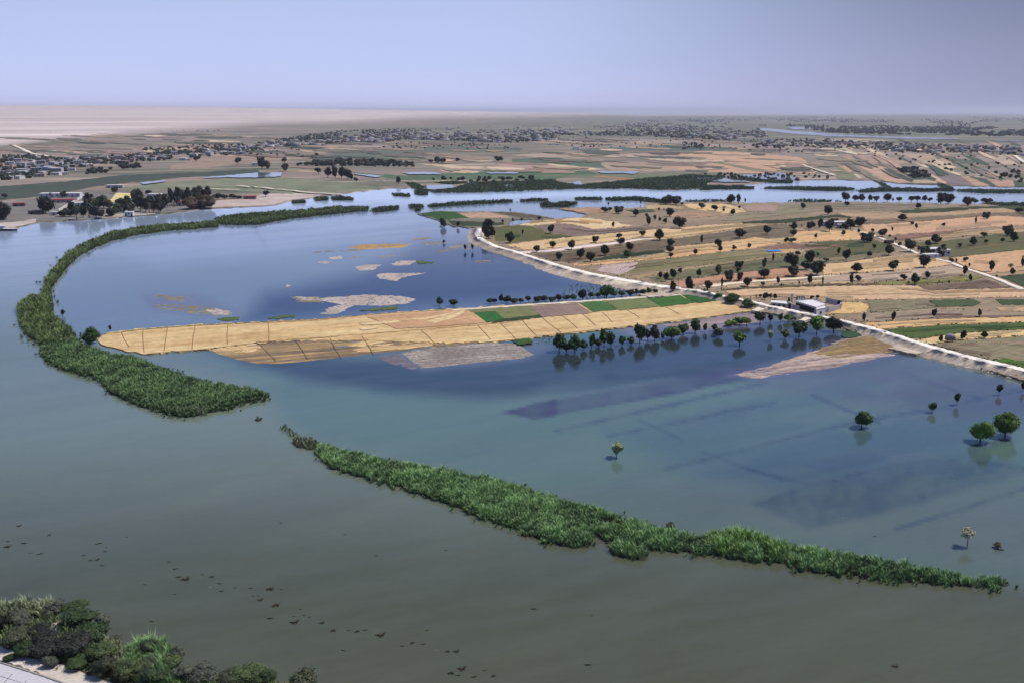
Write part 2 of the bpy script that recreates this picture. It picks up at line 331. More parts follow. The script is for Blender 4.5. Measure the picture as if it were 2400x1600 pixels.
def strip(name, line, w, mat, z=None, depth=0.06, amp=0.4, step=8, kind='structure'):
    """a track: centre line in photo pixels, real width in metres"""
    _lift[0] += 1
    z = LZ + 0.02 + 0.004 * (_lift[0] - _base[0]) if z is None else z
    q = dense(line, step, amp, _lift[0], False); c = G(q[:, 0], q[:, 1], z)
    t = np.gradient(c[:, :2], axis=0); t /= np.hypot(*t.T)[:, None]; nrm = np.stack([-t[:, 1], t[:, 0]], 1)
    w = np.interp(np.linspace(0, 1, len(c)), np.linspace(0, 1, len(np.atleast_1d(w))), np.atleast_1d(w)) * (1 + 0.12 * np.random.default_rng(_lift[0]).normal(0, 1, len(c)))
    L = c.copy(); L[:, :2] += nrm * w[:, None] / 2; Rr = c.copy(); Rr[:, :2] -= nrm * w[:, None] / 2
    k = len(c); Lb, Rb = L.copy(), Rr.copy(); Lb[:, 2] -= depth; Rb[:, 2] -= depth
    i = np.arange(k - 1)
    F = np.concatenate([np.stack([i, i + k, i + k + 1, i + 1], 1)[:, ::-1], np.stack([i, i + 1, i + 2 * k + 1, i + 2 * k], 1)[:, ::-1], np.stack([i + k, i + 3 * k, i + 3 * k + 1, i + k + 1], 1)[:, ::-1]])
    o = build(name, np.concatenate([L, Rr, Lb, Rb]), F[:, ::-1], [mat]); o['kind'] = kind
    return o
TAN, TAN2, CREAM = (244, 206, 150), (230, 194, 150), (240, 218, 176)
OLV, GRYOLV, GRN, DKG, BRI = (146, 130, 104), (162, 150, 126), (82, 98, 62), (62, 86, 58), (66, 118, 50)
BRN, MAU, PNK, SND = (150, 132, 118), (172, 138, 124), (208, 164, 134), (226, 206, 190)
fm = field_mat
# -- far bank, left to right
FARW = 7.0
def far_land(poly, c, c2=None, name='field', **k): return land(name, poly, fm(c, c2, heading=DIR_FAR, unit=FARW, **k), step=9, amp=0.35)
far_land([(0, 437), (161, 425), (286, 411), (420, 405), (471, 404), (561, 398), (605, 398), (608, 405), (525, 412), (420, 417), (330, 427), (232, 436), (161, 450), (89, 462), (0, 470), (-200, 478), (-200, 450)], (62, 84, 72), (84, 88, 74))
far_land([(0, 476), (86, 466), (161, 452), (250, 452), (330, 447), (420, 445), (500, 460), (500, 486), (423, 496), (237, 512), (130, 518), (30, 520), (-300, 545), (-300, 490)], (160, 150, 146), (126, 122, 116))
far_land([(270, 440), (400, 428), (507, 420), (659, 416), (740, 421), (850, 434), (900, 440), (845, 447), (757, 457), (650, 452), (500, 446), (400, 441), (330, 447)], (158, 156, 130), (128, 134, 108))
far_land([(462, 364), (596, 362), (739, 366), (704, 375), (552, 386), (489, 393), (400, 398), (400, 389), (436, 382)], (184, 158, 138), (160, 138, 122))
far_land([(623, 454), (721, 455), (757, 457), (735, 462), (671, 471), (641, 480), (498, 486), (500, 471), (579, 467)], (232, 212, 204), (198, 176, 168), name='sand_bank')
far_land([(-300, 535), (30, 521), (85, 513), (84, 521), (33, 533), (0, 535), (-300, 558)], (236, 222, 212), (206, 190, 180), name='sand_bank')
far_land([(237, 504), (300, 500), (365, 497), (365, 502), (300, 507), (237, 512)], (222, 208, 198), (170, 160, 150), name='sand_bank')
far_land([(160, 513), (235, 510), (237, 512), (163, 515)], (228, 218, 208), name='sand_bank')
far_land([(255, 475), (271, 453), (314, 452), (302, 473)], (250, 232, 170), (238, 214, 150))
far_land([(800, 357), (925, 350), (1050, 343), (1220, 346), (1220, 356), (1050, 357), (925, 375), (800, 373), (690, 388)], (96, 112, 98), (120, 122, 108))
far_land([(1050, 364), (1200, 366), (1220, 386), (1121, 382), (1050, 373)], (184, 160, 146), (146, 138, 120))
far_land([(886, 409), (961, 411), (1139, 402), (1220, 400), (1343, 414), (1300, 421), (1086, 421), (961, 423), (889, 416), (830, 412), (828, 404)], (88, 118, 76), (98, 116, 92))
far_land([(973, 383), (1050, 387), (1175, 393), (1220, 398), (1139, 398), (1068, 396), (1014, 388)], (232, 206, 172), (214, 188, 160))
far_land([(1298, 327), (1423, 325), (1620, 329), (1720, 333), (1720, 342), (1620, 338), (1423, 343), (1334, 343)], (198, 172, 160), (160, 148, 134))
far_land([(1334, 350), (1432, 346), (1575, 339), (1640, 347), (1830, 350), (1640, 356), (1557, 355), (1379, 355)], (96, 108, 102), (112, 118, 108))
far_land([(1200, 364), (1307, 357), (1432, 362), (1539, 359), (1620, 357), (1620, 371), (1539, 366), (1432, 371), (1271, 370)], (212, 182, 160), (180, 158, 142))
far_land([(1200, 373), (1289, 370), (1423, 379), (1423, 394), (1343, 389), (1254, 382), (1200, 380)], (84, 112, 90), (104, 118, 98))
far_land([(1200, 382), (1271, 383), (1330, 388), (1414, 398), (1325, 399), (1200, 397), (1120, 395)], (204, 174, 156), (180, 150, 140))
far_land([(1271, 383), (1343, 389), (1418, 398), (1380, 398), (1320, 391)], (246, 224, 184), (236, 208, 170))
far_land([(1405, 372), (1423, 379), (1620, 380), (1640, 400), (1520, 402), (1432, 400), (1410, 388)], (204, 174, 152), (176, 152, 134))
far_land([(1200, 400), (1379, 400), (1414, 411), (1343, 416), (1250, 413), (1200, 411)], (80, 116, 82), (92, 112, 84))
far_land([(1200, 412), (1361, 416), (1486, 421), (1539, 418), (1620, 407), (1468, 407), (1400, 410)], (142, 142, 112), (112, 124, 94))
far_land([(1396, 412), (1459, 416), (1498, 420), (1459, 421), (1390, 415)], (212, 156, 112), name='field')
far_land([(1600, 358), (1662, 354), (1779, 360), (1877, 370), (1890, 379), (1912, 407), (1850, 409), (1740, 406), (1600, 400), (1540, 380)], (222, 184, 152), (204, 162, 134))
for pl in ([(1654, 379), (1689, 381), (1761, 393), (1820, 402), (1770, 402), (1700, 387)], [(1830, 374), (1880, 377), (1884, 379), (1850, 378)], [(1620, 374), (1700, 377), (1780, 382), (1700, 380)], [(1600, 366), (1660, 371), (1650, 375), (1590, 372)]):
    far_land(pl, (158, 142, 112), (138, 130, 104))
far_land([(1832, 351), (1912, 348), (1975, 364), (2004, 385), (2030, 408), (1930, 410), (1900, 385), (1880, 369)], (138, 134, 120), (160, 146, 132))
TANF = (222, 188, 160)
for pl, c in (([(2007, 389), (2073, 391), (2148, 427), (2109, 430), (2075, 425), (2034, 402)], (226, 186, 158)), ([(1980, 391), (2003, 404), (2016, 416), (1990, 420), (1960, 418), (1960, 396)], (150, 150, 116)),
              ([(1980, 359), (2069, 368), (2132, 380), (2094, 391), (2034, 382), (1975, 372)], (206, 174, 152)), ([(1956, 384), (1990, 388), (2008, 400), (1990, 404)], (218, 182, 150)),
              ([(1998, 407), (2008, 408), (2020, 417), (2012, 418)], (238, 222, 176)), ([(2114, 362), (2221, 362), (2234, 391), (2203, 393), (2159, 379)], (216, 188, 160)),
              ([(2094, 393), (2150, 393), (2185, 418), (2141, 421)], (78, 96, 76)), ([(2151, 395), (2212, 398), (2257, 416), (2284, 437), (2212, 431), (2188, 416)], (158, 140, 138)),
              ([(2141, 422), (2200, 425), (2194, 430), (2140, 429)], (226, 196, 156)), ([(2248, 411), (2301, 423), (2328, 435), (2287, 437)], (214, 176, 146)),
              ([(2264, 411), (2310, 420), (2340, 436), (2322, 436)], (92, 104, 78)), ([(2310, 420), (2373, 423), (2378, 438), (2339, 438)], (214, 170, 148)),
              ([(2376, 425), (2430, 429), (2430, 438), (2380, 438)], (86, 102, 76)), ([(2301, 362), (2376, 364), (2430, 384), (2355, 387)], (222, 196, 170)), ([(2221, 372), (2290, 376), (2280, 384), (2240, 384)], (110, 118, 100)),
              ([(2090, 393), (2200, 393), (2203, 395), (2094, 395)], (232, 214, 200)), ([(2400, 384), (2430, 410), (2370, 412), (2290, 400)], (168, 152, 142)), ([(2200, 384), (2245, 392), (2230, 395), (2180, 388)], (240, 218, 182))):
    far_land(pl, c, tuple(int(v * 0.86) for v in c))
rs = random.Random(21)
PAL = [(216, 182, 152), (196, 164, 142), (126, 114, 104), (96, 104, 84), (74, 94, 74), (240, 216, 186), (150, 132, 116), (112, 112, 92), (64, 86, 64), (190, 154, 136), (98, 90, 86)]
for k in range(330):
    x = rs.uniform(-40, 2380); y = rs.uniform(322, 402) if x > 620 else rs.uniform(312, 362); w = rs.uniform(30, 150); h = rs.uniform(1.3, 3.6) * (1 + (y - 320) / 120); tl = (0.30 if x > 1950 else 0.05) * w * rs.uniform(0.5, 1)
    if x > 1950: w *= 0.55; h *= 1.5
    if 690 < x < 970 and 372 < y < 396: continue
    far_land([(x, y), (x + w * 0.6, y + tl * 0.6 - h * 0.3), (x + w, y + tl), (x + w * 0.95, y + tl + h * .5), (x + w * 0.5, y + tl * 0.5 + h), (x + w * .1, y + h * .7)], rs.choice(PAL), rs.choice(PAL))
m_track = flat_mat('pale_track', (244, 228, 208), scale=0.3, amt=0.3)
for ln, w in (([(552, 435), (668, 445), (730, 452), (800, 455)], 7), ([(477, 442), (560, 445)], 7), ([(30, 340), (75, 360), (150, 372)], 12), ([(1980, 355), (2010, 363), (2040, 358)], 9), ([(1880, 386), (1920, 400), (1955, 411)], 6),
              ([(2376, 364), (2400, 380), (2430, 395)], 9), ([(1910, 349), (1960, 352), (2006, 361)], 7), ([(880, 424), (960, 425), (1090, 424)], 5), ([(800, 343), (889, 345)], 14), ([(1850, 411), (1950, 409)], 5)):
    strip('track', ln, w, m_track)
# ponds and the far reach of the river, flush with the plain
m_pond, n, l, b = new_mat('pond_water'); b.inputs['Base Color'].default_value = (0.10, 0.13, 0.15, 1); b.inputs['Roughness'].default_value = 0.08; b.inputs['Specular IOR Level'].default_value = 0.5; b.inputs['IOR'].default_value = 1.33
for pl in ([(462, 418), (525, 412), (605, 405), (661, 405), (659, 413), (605, 416), (525, 416)], [(1004, 434), (1060, 433), (1065, 440), (1020, 445), (990, 443)], [(1316, 430), (1361, 425), (1365, 434), (1322, 436)], [(826, 406), (900, 413), (880, 416), (835, 409)],
           [(1140, 404), (1215, 404), (1212, 407), (1145, 407)], [(1095, 426), (1116, 427), (1112, 432), (1098, 431)], [(1182, 433), (1200, 432), (1200, 439), (1185, 438)], [(940, 404), (1010, 404), (1040, 409), (960, 409)],
           [(1740, 410), (1830, 405), (1862, 415), (1860, 423), (1790, 420), (1745, 416)], [(1400, 402), (1500, 402), (1490, 407), (1410, 406)], [(1630, 415), (1700, 418), (1770, 427), (1700, 427), (1640, 422)],
           [(1761, 302), (1800, 301), (1850, 306), (1940, 313), (2020, 318), (2110, 321), (2245, 324), (2245, 327), (2110, 325), (2020, 322), (1930, 319), (1850, 313), (1796, 307)], [(1845, 299), (1900, 298), (1905, 303), (1860, 304)], [(2340, 329), (2390, 330), (2390, 332), (2340, 331)], [(330, 428), (390, 423), (385, 426), (335, 432)]):
    land('pond', pl, m_pond, step=8, amp=0.3)

_base[0] = _lift[0]
def vnoise(x, y, s, seed):
    rg = np.random.default_rng(seed); g = rg.uniform(0, 1, (64, 64)); u, v = x / s, y / s
    i, j = np.floor(u).astype(int), np.floor(v).astype(int); f, g2 = u - i, v - j; f = f * f * (3 - 2 * f); g2 = g2 * g2 * (3 - 2 * g2)
    q = lambda a, b: g[a % 64, b % 64]
    return (q(i, j) * (1 - f) + q(i + 1, j) * f) * (1 - g2) + (q(i, j + 1) * (1 - f) + q(i + 1, j + 1) * f) * g2
def fbm(x, y, s, seed): return 0.5 * vnoise(x, y, s, seed) + 0.3 * vnoise(x, y, s / 2.3, seed + 1) + 0.2 * vnoise(x, y, s / 5.1, seed + 2)
def AN(Q, an):                                            # stretch the unevenness along the rows
    if an is None: return Q[:, 0] + 900, Q[:, 1] + 900
    c, s_ = math.cos(an), math.sin(an); return (Q[:, 0] * c + Q[:, 1] * s_) / 4 + 900, -Q[:, 0] * s_ + Q[:, 1] * c + 900
def shoal(name, poly, mat, h=0.3, nz=0.25, ns=9.0, cell=0.9, slope=5.0, seed=None, sink=0.06, kind='structure', an=None):
    """low ground that rises through the water: the water line finds its own ragged edge"""
    _lift[0] += 1; seed = seed or _lift[0]; wp = G(*np.array(poly, float).T, 0.0)[:, :2]; lo, hi = wp.min(0) - slope, wp.max(0) + slope
    X, Y = np.meshgrid(np.arange(lo[0], hi[0], cell), np.arange(lo[1], hi[1], cell), indexing='ij'); Q = np.stack([X.ravel(), Y.ravel()], 1)
    d = dist_poly(Q, wp); d = np.where(pip(Q, wp), d, -d); t = np.clip((d + slope * 0.45) / slope, 0, 1); t = t * t * (3 - 2 * t)
    z = -sink - 0.25 * (1 - t) + h * t + nz * (fbm(*AN(Q, an), ns, seed) - 0.5) * 2
    ny = X.shape[1]; i, j = np.meshgrid(np.arange(X.shape[0] - 1), np.arange(ny - 1), indexing='ij'); a = (i * ny + j).ravel(); F = np.stack([a, a + ny, a + ny + 1, a + 1], 1)
    F = F[(d[F] > -slope).all(1)]
    o = build(name, np.column_stack([Q, z]), F, [mat], smooth=True); o['kind'] = kind; return o
# -- the near plain (right), its strips of stubble, crops and fallow
PLAIN = [(2900, 505), (2400, 480), (2310, 479), (2239, 478), (2100, 476), (1973, 475), (1770, 475), (1690, 473), (1600, 475), (1514, 475), (1508, 487), (1440, 488), (1320, 487), (1375, 503), (1363, 509), (1310, 513), (1262, 515), (1222, 526), (1180, 528),
         (1120, 532), (1106, 536), (1112, 562), (1200, 594), (1302, 628), (1379, 650), (1455, 662), (1532, 676), (1570, 688), (1634, 690), (1685, 702), (1748, 722), (1800, 733), (1889, 745), (1979, 768), (2055, 785), (2132, 812), (2183, 826), (2259, 850), (2336, 872), (2430, 900), (2900, 1010)]
land('plain_ground', PLAIN, fm((188, 166, 138), (150, 130, 106), unit=1.5), z=LZ, depth=2.0, amp=0.7, words='olive ground between the strips')
land('plain_ground', [(978, 501), (1018, 494.5), (1067, 496), (1150, 496), (1200, 497), (1250, 503), (1300, 512), (1262, 513), (1200, 515), (1190, 528), (1118, 534), (1060, 530), (1031, 518)], fm((160, 150, 136), (120, 118, 100)), z=LZ - 0.1, depth=2.0, words='drowned point of land beside the green patch')
def fld(poly, c, words=None, c2=None, **k):
    f = lambda q: q if q is None or q[0] - q[2] > 62 or q[1] > q[0] + 4 else (q[0] + 3, q[1] - 8, q[2] - 12)
    g = lambda q: q if q is None or q[1] <= q[0] + 4 else (q[0] - 4, q[1] - 6, q[2] - 14)
    c, c2 = g(f(c)), g(f(c2))
    return _fld(poly, c, words, c2, **k)
SUB = []
def _fld(poly, c, words=None, c2=None, **k): 
    if words: SUB.append((poly, c))
    return land('field', poly, fm(c, c2, **k), words=words)
def substrips():
    """narrow parcels inside the long strips: other stubble, other day of harvest"""
    rf_ = random.Random(31)
    for poly, c in SUB:
        q = np.array(poly, float); x0, x1 = q[:, 0].min(), min(q[:, 0].max(), 2440); ex = x1 - x0
        if ex < 130: continue
        for rep in range(1 + int(ex / 110)):
            f = rf_.uniform(0.12, 0.88); a_ = rf_.uniform(0.02, 0.7); b_ = min(0.98, a_ + rf_.uniform(0.15, 0.5)); pts = []
            for u in np.linspace(a_, b_, 8):
                x = x0 + u * ex; ys = []
                for i in range(len(q)):
                    (xa, ya), (xb, yb) = q[i], q[(i + 1) % len(q)]
                    if (xa > x) != (xb > x): ys.append(ya + (x - xa) * (yb - ya) / (xb - xa))
                if len(ys) >= 2: pts.append((x, min(ys) + f * (max(ys) - min(ys)), max(ys) - min(ys)))
            if len(pts) < 4: continue
            th = np.median([p[2] for p in pts]) * rf_.uniform(0.10, 0.26) / 2; g = rf_.uniform(0.86, 1.13); sh = rf_.uniform(-10, 8)
            cc = tuple(int(min(252, max(20, v * g + d_))) for v, d_ in zip(c, (0, sh * .5, sh)))
            up_ = [(p[0], p[1] - min(th, p[2] * .2)) for p in pts]; dn_ = [(p[0], p[1] + min(th, p[2] * .2)) for p in pts][::-1]
            land('field', up_ + dn_, fm(cc), amp=0.25, z=LZ + 0.32 + 0.004 * (rep % 5)); _lift[0] -= 1
fld([(984, 501), (1018, 495.5), (1067, 497), (1097, 511), (1031, 516)], (66, 112, 52), 'bright green patch at the drowned point')
fld([(1072, 499), (1148, 498), (1200, 510), (1190, 512), (1100, 511)], (226, 198, 172), 'pale beige patch at the drowned point')
fld([(1155, 498), (1200, 498.5), (1250, 504), (1290, 511), (1220, 511)], (118, 112, 84))
fld([(1050, 518), (1180, 522), (1182, 527), (1120, 531), (1060, 528)], (72, 92, 66))
fld([(1305, 489), (1379, 486.5), (1415, 488), (1418, 499), (1379, 500)], (214, 172, 138), 'pinkish tan patch by the flooded inlet')
fld([(1217, 527), (1250, 521), (1335, 512), (1380, 511), (1440, 520), (1482, 530), (1440, 535), (1390, 537), (1372, 533), (1340, 525), (1300, 524), (1240, 529)], (240, 192, 132), 'orange tan wedge below the inlet', CREAM)
fld([(1250, 530), (1300, 526), (1340, 526), (1372, 534), (1395, 538), (1500, 532), (1581, 531), (1684, 527), (1500, 540), (1349, 553), (1283, 545)], (164, 148, 138), 'grey brown fallow strip below the orange wedge')
fld([(1154, 533), (1182, 530), (1226, 529), (1247, 531), (1283, 546), (1349, 554), (1276, 562), (1203, 569), (1162, 566), (1157, 548)], (84, 104, 60), 'green field at the head of the embankment', (108, 112, 72))
fld([(1188, 574), (1247, 566), (1335, 557), (1440, 547), (1552, 536), (1677, 527), (1760, 523), (1821, 525), (1760, 532), (1684, 545), (1596, 557), (1555, 562), (1500, 558), (1440, 565), (1349, 576), (1290, 584), (1229, 585)], TAN, 'first long tan strip above the pale farm track', TAN2)
strip('track', [(1222, 592), (1291, 587), (1349, 580), (1440, 570), (1500, 561), (1530, 560)], (9, 9, 11, 9, 5), flat_mat('pink_track', (248, 226, 214), amt=0.25))
fld([(1250, 597), (1291, 592), (1420, 580), (1530, 564), (1560, 566), (1640, 571), (1555, 586), (1500, 592), (1420, 600), (1390, 607), (1340, 617), (1300, 612)], (140, 130, 106), 'olive fallow strip just below the pale farm track')
fld([(1388, 608), (1420, 601), (1502, 590), (1552, 586), (1562, 591), (1493, 601), (1420, 610), (1392, 613)], DKG, 'dark green wedge below the olive fallow strip')
fld([(1530, 562), (1596, 557.5), (1684, 546), (1760, 533), (1830, 525), (1900, 523), (1868, 550), (1820, 558), (1760, 558), (1699, 566), (1655, 571), (1581, 577), (1555, 586), (1545, 570)], (146, 140, 118), 'grey green fallow strip between two tan strips')
fld([(1581, 578), (1655, 572), (1699, 567), (1760, 559), (1769, 556), (1802, 561), (1857, 557), (1869, 543), (1931, 540), (2033, 542), (2055, 552), (2019, 561), (1916, 566), (1865, 570), (1831, 571), (1806, 574), (1777, 580), (1740, 585), (1684, 592), (1581, 604), (1493, 612), (1420, 620), (1349, 624), (1340, 620), (1440, 608), (1493, 605), (1552, 596), (1561, 589)], TAN, 'second long tan strip left of the farmhouse', (228, 176, 128))
fld([(1777, 582), (1828, 574), (1916, 573), (1989, 577), (1916, 582), (1813, 584)], MAU, 'mauve sliver by the blue tarpaulin')
fld([(1876, 570), (2019, 562), (2050, 563), (2090, 576), (2100, 590), (1989, 600), (1930, 606), (1895, 600), (1887, 588), (1916, 583), (1990, 578), (1916, 572)], (84, 98, 66), 'dark green field below the farmhouse', (104, 108, 80))
fld([(1493, 613), (1581, 605), (1684, 593), (1760, 586), (1800, 588), (1860, 595), (1799, 602), (1760, 607), (1713, 613), (1625, 623), (1552, 632), (1479, 640), (1450, 648), (1440, 640)], (156, 154, 118), 'pale green stripe left of the blue tarpaulin', (124, 126, 92))
fld([(1799, 589), (1857, 583), (1887, 588), (1872, 593), (1822, 593)], TAN, 'tan sliver by the blue tarpaulin')
fld([(1412, 622), (1495, 615), (1493, 626), (1455, 645), (1400, 636)], (178, 162, 160), 'grey mauve patch beside the embankment', (214, 200, 196))
fld([(1474, 648), (1567, 635), (1640, 624), (1760, 608), (1850, 597), (1760, 612), (1669, 624), (1567, 639), (1493, 653)], (214, 188, 142), 'thin tan line under the pale green stripe')
fld([(1520, 652), (1567, 640), (1669, 625), (1760, 612), (1850, 599), (1890, 603), (1900, 620), (1843, 627), (1760, 636), (1699, 643), (1640, 650), (1581, 655), (1540, 660)], (134, 136, 108), 'grey green stripe above the pink strip', (104, 112, 84))
fld([(1560, 665), (1640, 652), (1696, 645), (1760, 637), (1849, 628), (1876, 635), (1903, 645), (1849, 651), (1743, 659), (1625, 669), (1600, 674)], (216, 164, 132), 'pink tan strip above the cream track', (200, 148, 120))
fld([(1930, 606), (1989, 600), (2080, 590), (2080, 601), (1989, 613), (1922, 619), (1895, 612)], (158, 156, 126), 'pale olive stripe above the broad tan field')
strip('track', [(1650, 671), (1755, 660), (1857, 653), (1931, 648), (2080, 641)], (7, 6, 5, 4), flat_mat('cream_track', (250, 232, 200), amt=0.25))
fld([(1690, 674), (1755, 664), (1870, 659), (1931, 656), (2060, 652), (2060, 660), (1872, 666), (1760, 672)], (232, 204, 168), 'cream strip under the cream track', (204, 182, 148))
fld([(1690, 677), (1870, 667), (2080, 663), (2080, 668), (1872, 672), (1690, 682)], (118, 112, 84), 'olive ditch bank above the compound field')
fld([(1922, 620), (1989, 614), (2080, 602), (2148, 595), (2182, 605), (2218, 610), (2233, 620), (2192, 626), (2148, 630), (2060, 637), (2004, 640), (1931, 645), (1929, 633)], (238, 200, 148), 'broad tan field left of the second road', (226, 188, 142))
fld([(1931, 648), (2004, 642), (2060, 638.5), (2148, 631), (2229, 623), (2257, 630), (2265, 646), (2177, 652), (2060, 658), (1931, 660)], (182, 170, 152), 'grey strip below the broad tan field', (200, 184, 164))
fld([(2154, 655), (2265, 648), (2289, 645), (2308, 649), (2280, 658), (2163, 667), (2060, 668), (2060, 662)], (156, 154, 90), 'yellow green strip beside the second road', (126, 126, 78))
fld([(2154, 670), (2273, 661), (2309, 655), (2339, 665), (2368, 674), (2265, 677), (2176, 681)], (142, 126, 112), 'brown fallow strip beside the second road')
fld([(1700, 682), (1760, 677), (1931, 671), (2080, 669), (2148, 671), (2176, 682), (2265, 678), (2400, 676), (2500, 676), (2500, 694), (2400, 696), (2280, 698), (2060, 702), (1971, 704), (1935, 705), (1817, 693), (1737, 699), (1712, 690)], (234, 196, 152), 'long tan field above the white compound', (222, 184, 146))
fld([(1973, 708), (2023, 710), (2037, 718), (2030, 732), (1942, 736), (1949, 731), (1971, 724)], (242, 208, 146), 'tan yard field right of the white compound', (226, 186, 124))
fld([(2030, 707), (2060, 704), (2170, 702.5), (2196, 719), (2120, 728), (2060, 732), (2038, 731), (2040, 716)], (160, 156, 134), 'grey green patch right of the compound', (130, 134, 108))
fld([(2176, 704), (2280, 701), (2298, 710), (2280, 718), (2196, 719)], (62, 94, 62), 'dark green patch right of the compound', (86, 102, 72))
fld([(2331, 702), (2500, 700), (2500, 715), (2352, 715)], (80, 106, 62))
fld([(2333, 721), (2400, 719), (2500, 718), (2500, 730), (2346, 729)], TAN2)
fld([(2040, 735), (2192, 723), (2331, 729.5), (2500, 732), (2500, 742), (2192, 746), (2060, 754), (2020, 752)], (144, 130, 120), 'brown grey strip of slender trees', (170, 164, 142))
fld([(2022, 757), (2192, 748), (2400, 743), (2500, 742.5), (2500, 754), (2400, 755), (2207, 761), (2060, 771)], (240, 202, 148), 'tan strip right of the embankment road', (230, 184, 130))
fld([(2072, 772), (2207, 762), (2400, 756), (2500, 755), (2500, 770), (2400, 771), (2251, 780), (2155, 792), (2125, 792)], (70, 102, 50), 'green strip right of the embankment road', (92, 110, 62))
fld([(2148, 797), (2207, 786), (2251, 781), (2400, 773), (2500, 771), (2500, 786), (2400, 787), (2251, 796), (2192, 805), (2168, 806)], (240, 210, 154), 'yellow tan strip with the grey heap', (226, 190, 134))
fld([(2189, 807), (2251, 798), (2400, 789), (2500, 788), (2500, 860), (2400, 845), (2324, 842), (2262, 828)], (158, 152, 132), 'wide grey olive field in the right corner', (132, 136, 106))
fld([(2327, 844), (2353, 838), (2400, 846), (2500, 862), (2500, 880), (2400, 861)], (96, 136, 56))
# strips nearer the river
fld([(1508, 484), (1534, 480), (1580, 482), (1611, 490), (1560, 491), (1520, 490)], (232, 202, 156), 'cream patch by the river clump')
fld([(1602, 478), (1699, 478), (1735, 486), (1749, 498), (1684, 501), (1611, 486)], (240, 212, 156), 'cream field on the river bank', (232, 194, 142))
fld([(1560, 498), (1669, 496), (1713, 503), (1640, 510), (1581, 513)], (214, 176, 142), 'pinkish strip below the cream field')
fld([(1464, 492), (1530, 491), (1537, 497), (1493, 500)], (92, 112, 76), 'green patch by the inlet')
fld([(1740, 482), (1820, 481), (1821, 495), (1750, 497)], (210, 188, 172), 'beige patch on the river bank')
fld([(1825, 477), (2080, 477), (2192, 480), (2250, 486), (2097, 495), (1953, 491), (1821, 505), (1730, 516), (1690, 518), (1750, 500), (1825, 495)], (168, 162, 142), 'pale olive strip along the river', (140, 142, 116))
fld([(1740, 520), (1843, 514), (1953, 504), (1975, 504), (2011, 511), (1945, 511), (1843, 523), (1740, 525)], (66, 84, 52), 'dark green sliver below the river strip')
fld([(2097, 495), (2192, 489), (2295, 484), (2400, 482), (2500, 484), (2500, 512), (2400, 507), (2360, 490), (2309, 488), (2207, 497), (2116, 499)], (80, 92, 58), 'green strip along the river')
fld([(1960, 499), (2060, 500), (2119, 500), (2207, 498), (2309, 489), (2353, 488), (2400, 498), (2280, 501), (2177, 508), (2060, 514), (2000, 512), (1990, 508)], (228, 190, 150), 'tan strip between the river strips')
fld([(1990, 517), (2060, 515), (2177, 509), (2295, 501.5), (2368, 498), (2420, 508), (2295, 507), (2177, 517), (2060, 525), (2020, 526)], (152, 142, 118), 'grey strip between two river tan strips')
fld([(2020, 527), (2060, 526), (2177, 518), (2261, 511), (2339, 506), (2420, 511), (2420, 527), (2324, 533), (2251, 538), (2163, 547), (2082, 552), (2060, 545), (2026, 541)], (230, 188, 146), 'broad tan strip right of the farmhouse', (216, 168, 134))
fld([(2089, 554), (2163, 547), (2258, 539), (2221, 548), (2133, 560), (2105, 564)], MAU, 'mauve strip above the second road')
fld([(2104, 565), (2148, 560), (2251, 542), (2346, 538), (2420, 535), (2420, 541), (2339, 548), (2258, 554), (2163, 564)], (226, 190, 146), 'tan strip above the second farmstead')
fld([(2122, 569), (2207, 566), (2339, 549), (2420, 542), (2420, 584), (2280, 598), (2224, 604), (2223, 586), (2150, 578)], (118, 118, 88), 'olive field behind the second farmstead', (96, 104, 72))
fld([(2224, 605), (2280, 599), (2400, 586), (2500, 576), (2500, 625), (2400, 634), (2317, 641), (2265, 626)], (230, 188, 142), 'tan field right of the second road', (218, 172, 130))
fld([(2318, 644), (2400, 636), (2500, 628), (2500, 634), (2400, 642), (2339, 648)], (232, 196, 154))
fld([(2343, 649), (2400, 643), (2500, 635), (2500, 700), (2400, 671)], (80, 102, 66), 'green corner right of the second road')
fld([(1840, 524), (1960, 510), (2010, 513), (1985, 528), (1940, 540), (1870, 541)], (178, 164, 138), 'farmyard')
substrips()
strip('road', [(2000, 541), (2026, 546), (2063, 558), (2122, 582), (2145, 592), (2182, 604), (2221, 613), (2265, 630), (2324, 649), (2400, 680), (2520, 728)], (3.5, 4, 4, 4.5, 4.5), flat_mat('pale_road', (250, 238, 218), amt=0.2))

_base[0] = _lift[0] + 20
# -- the drowned tongue of fields in the middle
TONGUE = [(227, 793), (255, 779), (332, 770), (459, 761), (600, 754), (766, 746), (906, 733), (1085, 722), (1200, 715), (1430, 701), (1578, 690), (1629, 684), (1690, 692), (1770, 718), (1766, 728), (1608, 750), (1455, 768), (1302, 785), (1204, 797), (1060, 803), (940, 800), (860, 796), (780, 798), (700, 797), (600, 804), (480, 818), (344, 829), (306, 824), (237, 806)]
m_straw = fm((240, 206, 150), (204, 162, 112), heading=DIR_MID, fine=0.55, c3=(244, 216, 162))
land('straw_field', TONGUE, m_straw, z=LZ - 0.25, depth=2.0, amp=0.7)
m_wetstraw = fm((228, 190, 126), (120, 100, 84), heading=DIR_MID, streak=0.7, patch=0.6, fine=0.45, c3=(92, 84, 84))
shoal('straw_field', [(474, 816), (600, 800), (700, 793), (860, 785), (1000, 776), (1204, 790), (1204, 797), (1034, 812), (878, 829), (728, 845), (651, 851), (600, 853), (540, 839)], m_wetstraw, h=0.24, nz=0.34, ns=3.2, cell=0.6, slope=2.0, an=DIR_MID)
shoal('straw_field', [(800, 800), (1000, 776), (1204, 785), (1204, 797), (1034, 811), (900, 824), (830, 826)], m_straw, h=0.30, nz=0.46, ns=3.4, cell=0.6, slope=12, an=DIR_MID)
